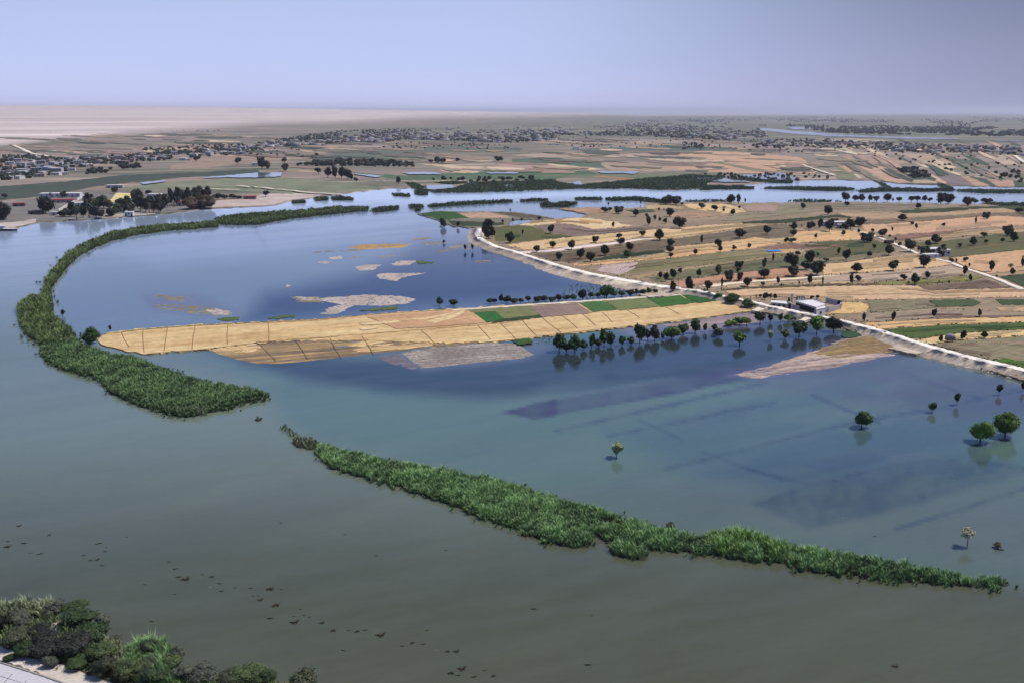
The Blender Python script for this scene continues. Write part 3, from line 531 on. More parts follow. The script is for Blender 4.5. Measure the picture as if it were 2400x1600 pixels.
shoal('straw_field', [(474, 814), (600, 800), (640, 812), (560, 836), (530, 834)], m_straw, h=0.26, nz=0.46, ns=2.8, cell=0.5, slope=8, an=DIR_MID)
shoal('stubble_field', [(938, 826), (1034, 812), (1148, 802), (1215, 806), (1251, 831), (1231, 838), (1200, 842), (1085, 853), (985, 863)], fm((206, 194, 186), (138, 126, 120), heading=DIR_MID, fine=0.8, unit=0.45), h=0.24, nz=0.34, ns=1.6, cell=0.45, slope=1.5)
shoal('mud_bar', [(880, 834), (938, 828), (985, 862), (960, 866), (900, 850)], fm((150, 142, 150), (110, 104, 116), heading=DIR_MID), h=0.12, nz=0.22, ns=5, cell=0.7, slope=4)
def mid(poly, c, c2=None, name='field', **k): return land(name, poly, fm(c, c2, heading=DIR_MID, **k), step=6, amp=0.35)
mid([(1202, 797), (1240, 791), (1250, 802), (1215, 808)], (70, 112, 50))
mid([(860, 742), (1085, 724), (1110, 733), (1141, 756), (1000, 766), (930, 770)], (228, 188, 142), (208, 162, 122))
mid([(1085, 724), (1200, 716), (1243, 718), (1266, 741), (1182, 751), (1161, 729), (1110, 733)], (148, 144, 96), (122, 126, 84))
mid([(1110, 733), (1161, 729), (1184, 749), (1141, 756)], (44, 108, 40), (56, 112, 48))
mid([(1172, 748), (1266, 738), (1270, 743), (1190, 753), (1150, 757)], (60, 92, 42))
mid([(1243, 718), (1350, 710), (1389, 733), (1271, 743)], (172, 142, 128), (148, 124, 114))
mid([(1358, 710), (1412, 705), (1447, 725), (1391, 731)], (84, 128, 62), (72, 112, 58))
mid([(1417, 705), (1514, 697), (1547, 718), (1452, 727)], (132, 140, 88), (118, 130, 80))
mid([(1516, 697), (1593, 692), (1631, 709), (1549, 719)], (52, 104, 36), (72, 118, 48))
mid([(1598, 691), (1629, 687), (1677, 702), (1678, 706), (1633, 710)], (40, 96, 34), (52, 102, 42))
for pl in ([(842, 758), (930, 750), (940, 754), (860, 762)], [(840, 770), (880, 764), (885, 769), (848, 774)], [(1000, 752), (1060, 738), (1085, 728), (1090, 732), (1064, 745), (1020, 756)], [(930, 750), (1010, 742), (1070, 730), (1080, 727), (1060, 736), (1000, 748)]):
    mid(pl, (250, 226, 176), (240, 208, 156), name='bare_soil')
strip('track', [(1060, 727), (1200, 717), (1430, 702), (1578, 691), (1640, 686)], (2.5, 4, 4, 4.5), m_track, z=LZ + 0.05)
m_furrow = flat_mat('furrow', (166, 132, 88), amt=0.6)
FUR = [((335, 771), (338, 824)), ((393, 766), (385, 821)), ((458, 761), (450, 818)), ((535, 757), (533, 806)), ((628, 755), (630, 800)), ((284, 778), (303, 812)), ((607, 804), (650, 846)), ((692, 796), (722, 840)), ((773, 792), (800, 836)), ((848, 787), (876, 828)), ((988, 774), (1022, 808)), ((1224, 749), (1258, 787)), ((1270, 744), (1315, 779)), ((1318, 740), (1355, 770)), ((1364, 735), (1398, 764)), ((1172, 756), (1210, 795)), ((1412, 732), (1436, 756)), ((1120, 762), (1150, 795)), ((1470, 727), (1500, 745)), ((1560, 720), (1590, 735))]
for a_, b_ in FUR: strip('furrow', [a_, ((a_[0] + b_[0]) / 2 + random.Random(a_[0]).uniform(-2, 2), (a_[1] + b_[1]) / 2), b_], 0.27, m_furrow, z=LZ - 0.10, amp=0.3, step=5)
for ln in ([(345, 828), (480, 817), (600, 802), (700, 794), (790, 789)], [(600, 801), (860, 782), (1180, 757), (1270, 744)], [(242, 783), (335, 772), (460, 763), (600, 757), (770, 749)], [(880, 827), (1034, 811), (1200, 796), (1302, 783), (1608, 748), (1760, 729)]):
    strip('furrow', ln, 0.34, m_furrow, z=LZ - 0.09, amp=0.4, step=6)
strip('field_margin', [(240, 784), (335, 771.5), (460, 762.5), (600, 755.5), (770, 746.5), (905, 734.5), (1060, 726)], (1.6, 1.2, 0.8), flat_mat('weedy_margin', (110, 108, 70), amt=0.5), z=LZ - 0.2, amp=0.5, step=5)

# -- sand bars and half drowned patches
m_bar = fm((238, 222, 216), (190, 172, 162), heading=DIR_MID, fine=0.9, unit=0.3); m_mudbar = fm((190, 172, 158), (122, 116, 96), heading=DIR_MID, streak=0.6, fine=0.4, unit=0.6)
for pl in ([(690, 695), (760, 699), (855, 691), (939, 694), (982, 702), (952, 713), (900, 717), (830, 716), (799, 733), (779, 738), (748, 736), (766, 723), (799, 714), (753, 705), (704, 705)], [(831, 626), (860, 621), (895, 621), (877, 633), (842, 635)], [(915, 619), (939, 611), (978, 612), (960, 622), (925, 623)],
           [(879, 646), (893, 641), (960, 640), (1000, 640), (944, 651), (929, 660), (888, 654)], [(478, 727), (505, 723), (541, 730), (534, 739), (498, 737)], [(662, 668), (675, 666), (684, 669), (672, 673)], [(742, 615), (760, 612), (778, 614), (760, 619)], [(768, 604), (800, 600), (808, 606), (775, 608)]):
    shoal('sand_bar', pl, m_bar, h=0.20, nz=0.40, ns=2.4, cell=0.45, slope=2.2)
for pl in ([(680, 694), (780, 696), (760, 710), (696, 709)], [(350, 718), (383, 712), (467, 717), (500, 721), (552, 732), (536, 742), (480, 740), (408, 730)], [(358, 689), (450, 696), (460, 705), (420, 707), (365, 701)], [(760, 607), (883, 598), (890, 601), (800, 608)], [(722, 591), (850, 583), (858, 587), (735, 594)],
           [(1046, 580), (1075, 571), (1125, 569), (1144, 580), (1080, 586)], [(980, 568), (1040, 565), (1056, 571), (1000, 576)], [(1390, 660), (1480, 658), (1508, 664), (1410, 668)], [(1018, 588), (1060, 581), (1070, 586), (1028, 593)], [(880, 601), (960, 595), (965, 598), (885, 605)], [(960, 560), (1010, 556), (1020, 560), (970, 564)], [(1110, 612), (1150, 608), (1156, 614), (1116, 618)]):
    shoal('mud_bar', pl, m_mudbar, h=0.08, nz=0.36, ns=3.0, cell=0.5, slope=3)
shoal('mud_bar', [(815, 581), (850, 573), (968, 572), (944, 581), (850, 585)], fm((236, 186, 116), (170, 140, 92), heading=DIR_MID), h=0.22, nz=0.34, ns=3, cell=0.6, slope=3, an=DIR_PLAIN)
SPIT = [(1715, 878), (1800, 856), (1830, 848), (1902, 822), (1973, 794), (2030, 783), (2060, 786), (2132, 815), (2132, 828), (2055, 841), (1928, 867), (1800, 889)]
shoal('mud_spit', SPIT, fm((196, 172, 160), (134, 120, 124), heading=DIR_MID, streak=0.8, fine=0.8, unit=0.6, c3=(222, 196, 180)), h=0.20, nz=0.42, ns=3.5, cell=0.6, slope=4, an=DIR_MID)
shoal('mud_spit', [(1890, 828), (1980, 796), (2040, 784), (2060, 787), (2128, 816), (2080, 828), (1960, 842)], fm((214, 176, 112), (140, 116, 84), heading=DIR_MID, streak=0.8, fine=0.8, unit=0.6), h=0.42, nz=0.36, ns=4, cell=0.6, slope=6, an=DIR_MID)
shoal('mud_bar', [(1540, 760), (1660, 744), (1766, 731), (1800, 740), (1784, 756), (1700, 768), (1600, 774)], fm((206, 176, 166), (140, 124, 134), heading=DIR_MID, streak=0.6), h=0.12, nz=0.32, ns=4, cell=0.7, slope=4, an=DIR_MID)
shoal('mud_bar', [(1440, 905), (1530, 893), (1640, 870), (1650, 876), (1540, 902), (1450, 915)], fm((150, 120, 130), (110, 90, 110), heading=DIR_MID), h=-0.06, nz=0.30, ns=3, cell=0.6, slope=4, an=DIR_MID)

# -- the embankment: a real dyke, road on top, spoil tipped down its sides
EMB = [(1122, 536), (1118, 548), (1128, 562), (1160, 577), (1200, 588), (1251, 604), (1302, 621), (1379, 641), (1455, 655), (1532, 668), (1600, 677), (1640, 682), (1685, 692), (1748, 704), (1800, 716), (1889, 735), (1979, 753), (2055, 772), (2132, 797), (2183, 812), (2259, 833), (2336, 851), (2400, 866), (2560, 903)]
TOP = 2.6
q = dense(EMB, 5, 0.35, 77, False); c3 = G(q[:, 0], q[:, 1], TOP); t = np.gradient(c3[:, :2], axis=0)
for _ in range(6): t[1:-1] = (t[:-2] + t[1:-1] + t[2:]) / 3
t /= np.hypot(*t.T)[:, None]; nr = np.stack([-t[:, 1], t[:, 0]], 1)
nr *= np.sign((nr @ np.array([1.0, 0.6])))[:, None]       # towards the dry side
s_ = np.interp(q[:, 0], [1118, 1250, 1320, 1560, 1620, 1700, 2400], [4.6, 4.2, 6.0, 7.5, 5.2, 4.2, 4.6]); wetside = np.interp(q[:, 0], [1118, 1250, 1330, 1560, 1650, 1760, 2000, 2130, 2300, 2560], [7, 7, 11, 12, 4, 4, 3, 8, 5, 5])
rg_ = np.random.default_rng(8); prof = []
for off, z, jit in ((-1, -0.6, 1.4), (-0.55, 1.0, 1.0), (0, TOP - 0.15, 0.3), (0.0001, TOP, 0.15), (0.9999, TOP, 0.15), (1, TOP - 0.15, 0.3), (1.5, LZ - 0.1, 0.6)):
    p = c3.copy(); half = s_ / 2
    o_ = np.where(off <= 0, -half + off * wetside, np.where(off <= 1, -half + off * s_, half + (off - 1) * 6.0))
    p[:, :2] += nr * (o_ + rg_.normal(0, jit, len(p)) * 0.5)[:, None]; p[:, 2] = z + rg_.normal(0, 0.06 if 0 < off < 1 else 0.22, len(p)); prof.append(p)
V = np.concatenate(prof); k = len(q); F = []
i = np.arange(k - 1)
mi = []
for r in range(6): F.append(np.stack([i + r * k, i + r * k + 1, i + (r + 1) * k + 1, i + (r + 1) * k], 1)[:, ::-1]); mi += [1 if r == 3 else 0] * (k - 1)
m_spoil = fm((246, 230, 212), (186, 164, 144), heading=0.3, fine=0.6, unit=0.35, streak=0.5); m_road = flat_mat('dyke_road', (252, 242, 230), scale=0.5, amt=0.4, k=1.3)
emb = tag(build('embankment', V, F, [m_spoil, m_road], midx=mi), 'long pale earth embankment with a dirt road on its top', 'embankment', kind='structure')
land('spoil_heap', [(1555, 670), (1610, 679), (1580, 690), (1530, 697), (1490, 690), (1530, 682)], m_spoil, z=LZ + 0.5, depth=1.5, amp=1.2)
land('spoil_heap', [(2080, 815), (2132, 808), (2160, 815), (2190, 828), (2140, 828)], m_spoil, z=LZ + 0.3, depth=1.5, amp=1.0)
land('track', [(1760, 727), (1785, 718), (1800, 722), (1775, 730)], m_track, z=LZ + 0.9, depth=1.2); land('track', [(1870, 750), (1900, 738), (1925, 741), (1885, 752)], m_track, z=LZ + 0.9, depth=1.2)
land('field', [(1975, 775), (2010, 776), (2020, 787), (1985, 792), (1970, 786)], fm((60, 100, 64)), z=0.4, depth=0.8)
for pl in ([(508, 747), (530, 743), (562, 743), (560, 750), (525, 752)], [(625, 745), (690, 738), (692, 742), (650, 746)], [(842, 728), (880, 722), (934, 718), (930, 724), (880, 728)], [(975, 612), (1016, 614), (1010, 618), (980, 617)]):
    land('green_bar', pl, fm((70, 108, 50), (96, 110, 62)), z=0.2, depth=0.5, step=4, amp=0.8)

# -- the near bank in the bottom left corner
land('near_bank', [(-300, 1420), (0, 1442), (60, 1440), (140, 1442), (215, 1448), (252, 1490), (290, 1518), (330, 1505), (395, 1505), (425, 1565), (560, 1590), (700, 1597), (745, 1625), (800, 1800), (-300, 1800)], fm((150, 134, 112), (92, 84, 66), fine=0.6, unit=0.25), z=0.9, depth=2.5, step=12, amp=2.0)
m_sandy = fm((250, 240, 232), (214, 200, 188), fine=0.4, unit=0.2)
land('sand_verge', [(-300, 1440), (0, 1512), (60, 1535), (130, 1552), (200, 1577), (300, 1612), (420, 1660), (300, 1720), (160, 1620), (90, 1575), (0, 1547), (-300, 1460)], m_sandy, z=1.0, step=8, amp=1.2)
land('sand_verge', [(108, 1472), (130, 1455), (150, 1449), (140, 1470), (125, 1482)], m_sandy, z=1.05, step=5, amp=1.2)
strip('kerb', [(-300, 1470), (0, 1550), (90, 1578), (160, 1602), (320, 1660)], 0.35, flat_mat('kerb_stone', (176, 168, 164)), z=1.22, depth=0.4, amp=0.2)
land('road', [(-300, 1471), (0, 1551), (90, 1579), (160, 1603), (320, 1661), (320, 1850), (-300, 1850)], flat_mat('worn_paving', (214, 208, 214), scale=1.5, amt=0.25), z=1.07, step=20, amp=0.3)

m_joint = flat_mat('paving_joint', (128, 122, 124))
for k in range(7):
    a_ = (-40 + k * 34, 1543 + k * 16 + 3); strip('paving_joint', [a_, (a_[0] - 60, a_[1] + 70)], 0.12, m_joint, z=1.085, amp=0.3, step=10)
strip('paving_joint', [(-200, 1540), (0, 1583), (120, 1620)], 0.12, m_joint, z=1.088, amp=0.3)
# ---------------------------------------------------------------- reed beds (uncountable: each bed one mass of blades)
def blades(C, H, W, n, seed, lean=0.45, tone=None, droop=0.25):
    """tufts at C (N,3): n blades each, fanned out, bending over near the tip"""
    rg = np.random.default_rng(seed); N = len(C)
    a = rg.uniform(0, 2 * np.pi, (N, n)); ln = rg.uniform(0.05, 1, (N, n)) * lean; h = H[:, None] * rg.uniform(0.6, 1.12, (N, n))
    r0 = rg.uniform(0, 1, (N, n)) * W[:, None] * 2.2; w = W[:, None] * rg.uniform(0.6, 1.2, (N, n))
    base = np.repeat(C[:, None, :], n, 1).copy(); base[..., 0] += np.cos(a) * r0; base[..., 1] += np.sin(a) * r0
    d = np.stack([np.cos(a) * ln, np.sin(a) * ln, np.ones_like(a)], -1)
    up = np.where(rg.uniform(0, 1, (N, n)) < 0.72, rg.uniform(0.25, 0.62, (N, n)), 0.0) * h   # leaves that spring from the stem, not the root
    base[..., 2] += up; h = (h - up) * np.where(up > 0, 0.95, 1.0)
    mid_ = base + d * (h * 0.62)[..., None]
    tip = mid_ + np.stack([np.cos(a) * (ln + droop), np.sin(a) * (ln + droop), np.full_like(a, 0.75)], -1) * (h * 0.38)[..., None]
    t = a + rg.uniform(0.8, 2.2, (N, n)); side = np.stack([np.cos(t), np.sin(t), np.zeros_like(t)], -1) * w[..., None] * 0.5
    V = np.stack([base - side * 0.7, base + side * 0.7, mid_ + side, mid_ - side, tip], 2).reshape(-1, 3)
    k = np.arange(N * n) * 5
    Q = np.stack([k, k + 1, k + 2, k + 3], 1); T = np.stack([k + 3, k + 2, k + 4], 1)
    tn = (tone if tone is not None else np.full(N, 0.5))[:, None] + rg.normal(0, 0.12, (N, n))
    return V, Q, T, np.clip(tn.ravel(), 0, 1)
M_REED = leaf_mat('reed_blades', (84, 112, 72), 0.27, 1.15, (130, 162, 104))
M_REED_BR = leaf_mat('reed_blades_fresh', (92, 122, 66), 0.3, 1.15, (132, 164, 88))
M_REED_DK = leaf_mat('reed_blades_old', (74, 96, 54), 0.3, 1.2, (108, 126, 74))
M_REED_FAR = leaf_mat('reed_blades_far', (66, 86, 58), 0.45, 1.2)
M_REED_PALE = leaf_mat('reed_blades_dry', (136, 146, 112), 0.4, 1.15)
m_mud_shade = flat_mat('reed_mud_shade', (62, 64, 46), k=1.5)  # mud tone kept dark to stand in for shade between the blades
def reed_bed(poly, spacing, h, w, n, label, mat, seed, edge=1.5, z=0.0, lump=(7.0, 0.35), name='reed_bed', base=True, step=9, amp=1.2, lean=0.62, clump=None, tone_shift=0.0, droop=0.45):
    q = dense(poly, step, amp, seed); wp = G(q[:, 0], q[:, 1], z)[:, :2]
    rg = np.random.default_rng(seed); lo, hi = wp.min(0), wp.max(0)
    gx, gy = np.meshgrid(np.arange(lo[0], hi[0] + spacing, spacing), np.arange(lo[1], hi[1] + spacing, spacing)); P = np.stack([gx.ravel(), gy.ravel()], 1)
    P = P + rg.uniform(-0.5, 0.5, P.shape) * spacing; P = P[pip(P, wp)]
    if len(P) == 0: P = wp.mean(0)[None]
    d = dist_poly(P, wp); nz1 = vnoise(P[:, 0], P[:, 1], lump[0], seed); nz2 = vnoise(P[:, 0] + 50, P[:, 1], lump[0] * 0.35, seed + 1)
    H = h * (1 - lump[1] + lump[1] * 2 * (0.55 * nz1 + 0.45 * nz2)) * np.clip(0.62 + d / max(edge, .01) * 0.38, 0.62, 1) * rg.uniform(0.85, 1.15, len(P))
    sc = clump if clump else spacing * 2.2; cell = np.floor(P / sc); f1 = np.full(len(P), 9.0)   # rounded clumps with dark gaps between
    for ox in (-1, 0, 1):
        for oy in (-1, 0, 1):
            c_ = cell + (ox, oy); hsh = np.sin(c_[:, 0] * 127.1 + c_[:, 1] * 311.7 + seed) * 43758.5453; hs2 = np.sin(c_[:, 0] * 269.5 + c_[:, 1] * 183.3 + seed) * 43758.5453
            f1 = np.minimum(f1, np.hypot(*(P - (c_ + np.stack([hsh - np.floor(hsh), hs2 - np.floor(hs2)], 1)) * sc).T) / sc)
    H = H * (1.12 - 0.62 * np.clip(f1, 0, 1) ** 1.3)
    keep = (nz2 > 0.18) | (d < spacing); P, H, d, nz1, nz2 = P[keep], H[keep], d[keep], nz1[keep], nz2[keep]
    tone = np.clip(0.28 + 0.5 * nz1 + 0.25 * (nz2 - 0.5) + tone_shift, 0.05, 0.95)
    if len(P) > 300:                                      # stragglers outside the bed
        k_ = len(P) // 14; e_ = wp[rg.integers(len(wp), size=k_)] + rg.normal(0, spacing * 1.6, (k_, 2)); P = np.concatenate([P, e_]); H = np.concatenate([H, h * rg.uniform(0.25, 0.6, k_)]); tone = np.concatenate([tone, rg.uniform(0.1, 0.5, k_)])
    V, Q, T, var = blades(np.column_stack([P, np.full(len(P), z - 0.05)]), H, np.full(len(P), w), n, seed + 3, lean, tone, droop)
    fv = np.concatenate([var, var]); F = [Q, T]
    mats = [mat]; mi = np.zeros(len(fv), int)
    if base:                                              # dark mud sheet above the water, its colour painting shade into the gaps
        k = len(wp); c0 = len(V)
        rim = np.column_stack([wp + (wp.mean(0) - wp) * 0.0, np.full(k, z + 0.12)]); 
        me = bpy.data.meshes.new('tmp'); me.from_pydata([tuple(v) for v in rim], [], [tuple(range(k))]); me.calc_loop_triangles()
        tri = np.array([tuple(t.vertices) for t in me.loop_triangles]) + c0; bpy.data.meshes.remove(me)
        V = np.concatenate([V, rim]); F = [Q, np.concatenate([T, tri])]; fv = np.concatenate([fv, np.full(len(tri), 0.1)]); mats.append(m_mud_shade); mi = np.concatenate([mi, np.ones(len(tri), int)])
    o = build(name, V, F, mats, var=fv, midx=mi)
    return tag(o, label, 'reed bed', kind='stuff')
NEAR1 = [(735, 1060), (752, 1048), (790, 1058), (850, 1072), (920, 1088), (990, 1100), (1080, 1112), (1160, 1130), (1230, 1150), (1300, 1172), (1360, 1190), (1420, 1205), (1480, 1222), (1530, 1240), (1590, 1255), (1640, 1268), (1655, 1258), (1720, 1252), (1790, 1270), (1870, 1288), (1960, 1302), (2050, 1318), (2130, 1330), (2220, 1348), (2290, 1362), (2345, 1362), (2365, 1370), (2330, 1378),
         (2270, 1372), (2200, 1370), (2120, 1364), (2050, 1358), (1960, 1346), (1880, 1338), (1860, 1335), (1840, 1318), (1760, 1314), (1700, 1306), (1620, 1296), (1560, 1290), (1500, 1283), (1440, 1278), (1405, 1258), (1388, 1254), (1385, 1278), (1340, 1284), (1290, 1274), (1200, 1242), (1120, 1210), (1040, 1176), (960, 1152), (880, 1128), (800, 1108), (770, 1090)]
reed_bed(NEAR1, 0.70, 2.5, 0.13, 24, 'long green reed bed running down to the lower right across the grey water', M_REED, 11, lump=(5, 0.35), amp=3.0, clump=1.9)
reed_bed([(1640, 1272), (1660, 1258), (1720, 1254), (1790, 1272), (1850, 1290), (1840, 1316), (1760, 1312), (1690, 1304)], 1.2, 3.6, 0.16, 22, 'fresh bright green reeds in the bulge of the long lower reed bed', M_REED_BR, 12, base=False, tone_shift=0.1)
reed_bed([(1428, 1285), (1440, 1276), (1470, 1284), (1520, 1300), (1512, 1312), (1460, 1305), (1430, 1296)], 0.9, 2.6, 0.16, 24, 'small reed tongue splitting off the lower edge of the long reed bed', M_REED, 13)
reed_bed([(684, 1040), (700, 1025), (740, 1036), (756, 1046), (730, 1054), (700, 1050)], 1.0, 2.2, 0.15, 18, 'thin yellowish reeds at the upper tip of the long reed bed', M_REED_PALE, 14)
reed_bed([(655, 1006), (668, 1000), (700, 1018), (690, 1024), (668, 1014)], 1.2, 1.8, 0.14, 14, 'sparse olive reeds at the gap between the two beds', M_REED_DK, 15, base=False)
reed_bed([(597, 984), (604, 978), (613, 983), (605, 988)], 0.8, 1.6, 0.15, 16, 'tiny lone reed clump in the gap of the flooded bank', M_REED_DK, 16)
for k_, (pl_, lb_) in enumerate((([(1685, 1272), (1700, 1264), (1722, 1272), (1718, 1290), (1695, 1290)], 'dry brownish patch of reeds in the bulge of the long reed bed'), ([(1805, 1280), (1822, 1274), (1834, 1284), (1828, 1300), (1810, 1298)], 'dry pale patch of reeds right of the bulge of the long reed bed'), ([(900, 1086), (940, 1092), (960, 1102), (930, 1104)], 'pale fringe along the upper edge of the long reed bed'), ([(395, 960), (450, 968), (520, 958), (470, 974), (420, 978)], 'brownish reed fringe on the lower edge of the left reed tongue'), ([(560, 914), (600, 922), (632, 928), (600, 936), (565, 930)], 'pale reeds at the right tip of the left reed tongue'))):
    reed_bed(pl_, 1.1, 2.9, 0.12, 16, lb_, M_REED_PALE, 18 + 300 * k_, base=False)
LEFT1 = [(150, 800), (190, 806), (215, 822), (260, 835), (320, 845), (380, 868), (440, 890), (500, 905), (550, 912), (600, 922), (636, 928), (610, 938), (560, 950), (520, 962), (470, 972), (430, 978), (390, 972), (340, 955), (290, 935), (250, 915), (240, 898), (225, 886), (180, 876), (140, 862), (105, 842), (92, 828), (98, 812)]
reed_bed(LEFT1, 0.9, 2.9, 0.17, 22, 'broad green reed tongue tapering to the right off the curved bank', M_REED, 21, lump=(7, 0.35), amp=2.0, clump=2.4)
LEFT2 = [(95, 700), (110, 682), (122, 700), (121, 740), (132, 752), (150, 768), (170, 780), (178, 800), (150, 812), (100, 808), (70, 792), (54, 772), (44, 750), (40, 730), (52, 712), (70, 700)]
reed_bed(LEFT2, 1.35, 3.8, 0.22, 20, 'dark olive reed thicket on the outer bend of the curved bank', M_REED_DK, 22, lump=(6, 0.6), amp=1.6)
def ribbon(line, w):                                     # pixel ribbon outline from a centre line and half widths
    q = np.array(line, float); t = np.gradient(q, axis=0); t /= np.hypot(*t.T)[:, None]; nn = np.stack([-t[:, 1], t[:, 0]], 1); w = np.asarray(w, float)[:, None]
    return np.concatenate([q + nn * w, (q - nn * w)[::-1]])
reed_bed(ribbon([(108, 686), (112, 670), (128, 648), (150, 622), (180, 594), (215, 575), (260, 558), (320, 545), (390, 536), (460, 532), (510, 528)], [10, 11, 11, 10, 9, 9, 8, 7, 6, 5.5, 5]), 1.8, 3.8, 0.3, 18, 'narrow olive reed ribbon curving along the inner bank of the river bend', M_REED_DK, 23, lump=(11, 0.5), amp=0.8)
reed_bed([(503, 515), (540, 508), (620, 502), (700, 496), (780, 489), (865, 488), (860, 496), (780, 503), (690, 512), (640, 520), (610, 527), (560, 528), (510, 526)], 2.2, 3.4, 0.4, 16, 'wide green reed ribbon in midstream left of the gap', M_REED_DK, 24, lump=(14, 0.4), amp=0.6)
fr = [([(870, 494), (890, 488), (935, 485), (932, 493), (880, 499)], 'short reed clump just left of the main gap'), ([(957, 483), (990, 482), (993, 488), (962, 490)], 'short reed clump just right of the main gap'), ([(972, 492), (986, 491), (985, 496), (974, 496)], 'tiny reed clump below the gap'),
      ([(1002, 483), (1060, 478), (1200, 471), (1202, 475), (1080, 482), (1010, 487)], 'long thin reed line right of the gap in midstream'), ([(1217, 471), (1285, 468), (1284, 472), (1225, 474)], 'short reed line above the round reed islet'), ([(1347, 466), (1410, 465), (1412, 470), (1350, 470)], 'reed line right of the reed islet'), ([(1418, 467), (1500, 465), (1540, 469), (1580, 475), (1560, 480), (1500, 472), (1420, 471)], 'reed line running into the riverside clump'),
      ([(1265, 480), (1280, 475), (1300, 480), (1320, 474), (1355, 478), (1330, 486), (1270, 487)], 'round reed islet in the flooded inlet'), ([(683, 473), (716, 471), (716, 477), (686, 478)], 'first small reed islet off the far shore'), ([(735, 466), (770, 465), (769, 471), (740, 472)], 'second small reed islet off the far shore'), ([(774, 465), (805, 463), (830, 468), (826, 471), (780, 471)], 'third small reed islet off the far shore'),
      ([(917, 455), (940, 456), (962, 457), (960, 462), (925, 461)], 'reed islet under the lone tree of the far bank'), ([(973, 440), (1000, 440), (1003, 458), (985, 459), (972, 456)], 'ragged reed clump beside the pond outlet'), ([(950, 430), (985, 434), (990, 444), (965, 442)], 'reeds along the pond inlet'),
      ([(1006, 448), (1060, 445), (1104, 430), (1160, 428), (1220, 427), (1300, 424), (1310, 430), (1360, 436), (1480, 424), (1620, 412), (1700, 416), (1690, 425), (1660, 430), (1640, 443), (1583, 446), (1480, 443), (1379, 443), (1289, 445), (1200, 449), (1100, 452), (1020, 453)], 'dark green marsh belt along the far bank'), ([(1012, 430), (1060, 428), (1100, 430), (1060, 435)], 'reeds behind the small pond'),
      ([(1640, 435), (1700, 438), (1768, 440), (1764, 444), (1690, 445), (1640, 446)], 'low reed spit off the marsh belt'), ([(1705, 422), (1760, 418), (1800, 426), (1858, 424), (1856, 430), (1790, 429), (1712, 426)], 'green reed tongue between the flood pools'), ([(1790, 443), (1830, 440), (1980, 442), (2005, 446), (1980, 449), (1880, 447), (1800, 444)], 'reed line in midstream, long left half'),
      ([(2010, 448), (2060, 443), (2234, 445), (2234, 450), (2080, 450), (2015, 452)], 'reed line in midstream, middle piece'), ([(2060, 428), (2072, 432), (2090, 443), (2078, 445), (2064, 436)], 'slanting reed strip joining the midstream line'), ([(2195, 433), (2215, 435), (2240, 447), (2228, 449), (2200, 438)], 'second slanting reed strip below the far fields'), ([(2240, 448), (2300, 447), (2430, 449), (2430, 455), (2300, 454), (2250, 451)], 'reed line in midstream, right end'),
      ([(1600, 473), (1690, 471), (1712, 474), (1620, 476)], 'bank reeds left of the twin riverside trees'), ([(1835, 473), (1900, 472), (1975, 474), (1900, 476)], 'bank reeds left of the riverside row'), ([(2300, 479), (2400, 479), (2420, 486), (2330, 484)], 'bank reeds right of the riverside row')]
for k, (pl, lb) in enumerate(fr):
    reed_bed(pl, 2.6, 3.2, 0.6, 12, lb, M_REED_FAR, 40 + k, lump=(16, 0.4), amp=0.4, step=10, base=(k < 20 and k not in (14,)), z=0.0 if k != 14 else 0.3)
for k, (pl, lb) in enumerate([([(1340, 668), (1480, 660), (1545, 690), (1420, 705), (1300, 712), (1200, 716), (1300, 700)], 'weedy shallows under the hedge of shrubs'), ([(1240, 788), (1300, 786), (1320, 800), (1260, 806)], 'flooded green weeds beside the round trees')]):
    reed_bed(pl, 3.0, 0.7, 0.25, 9, lb, M_REED_DK, 90 + k, lump=(8, 0.5), amp=0.8, base=False, name='weed_bed')

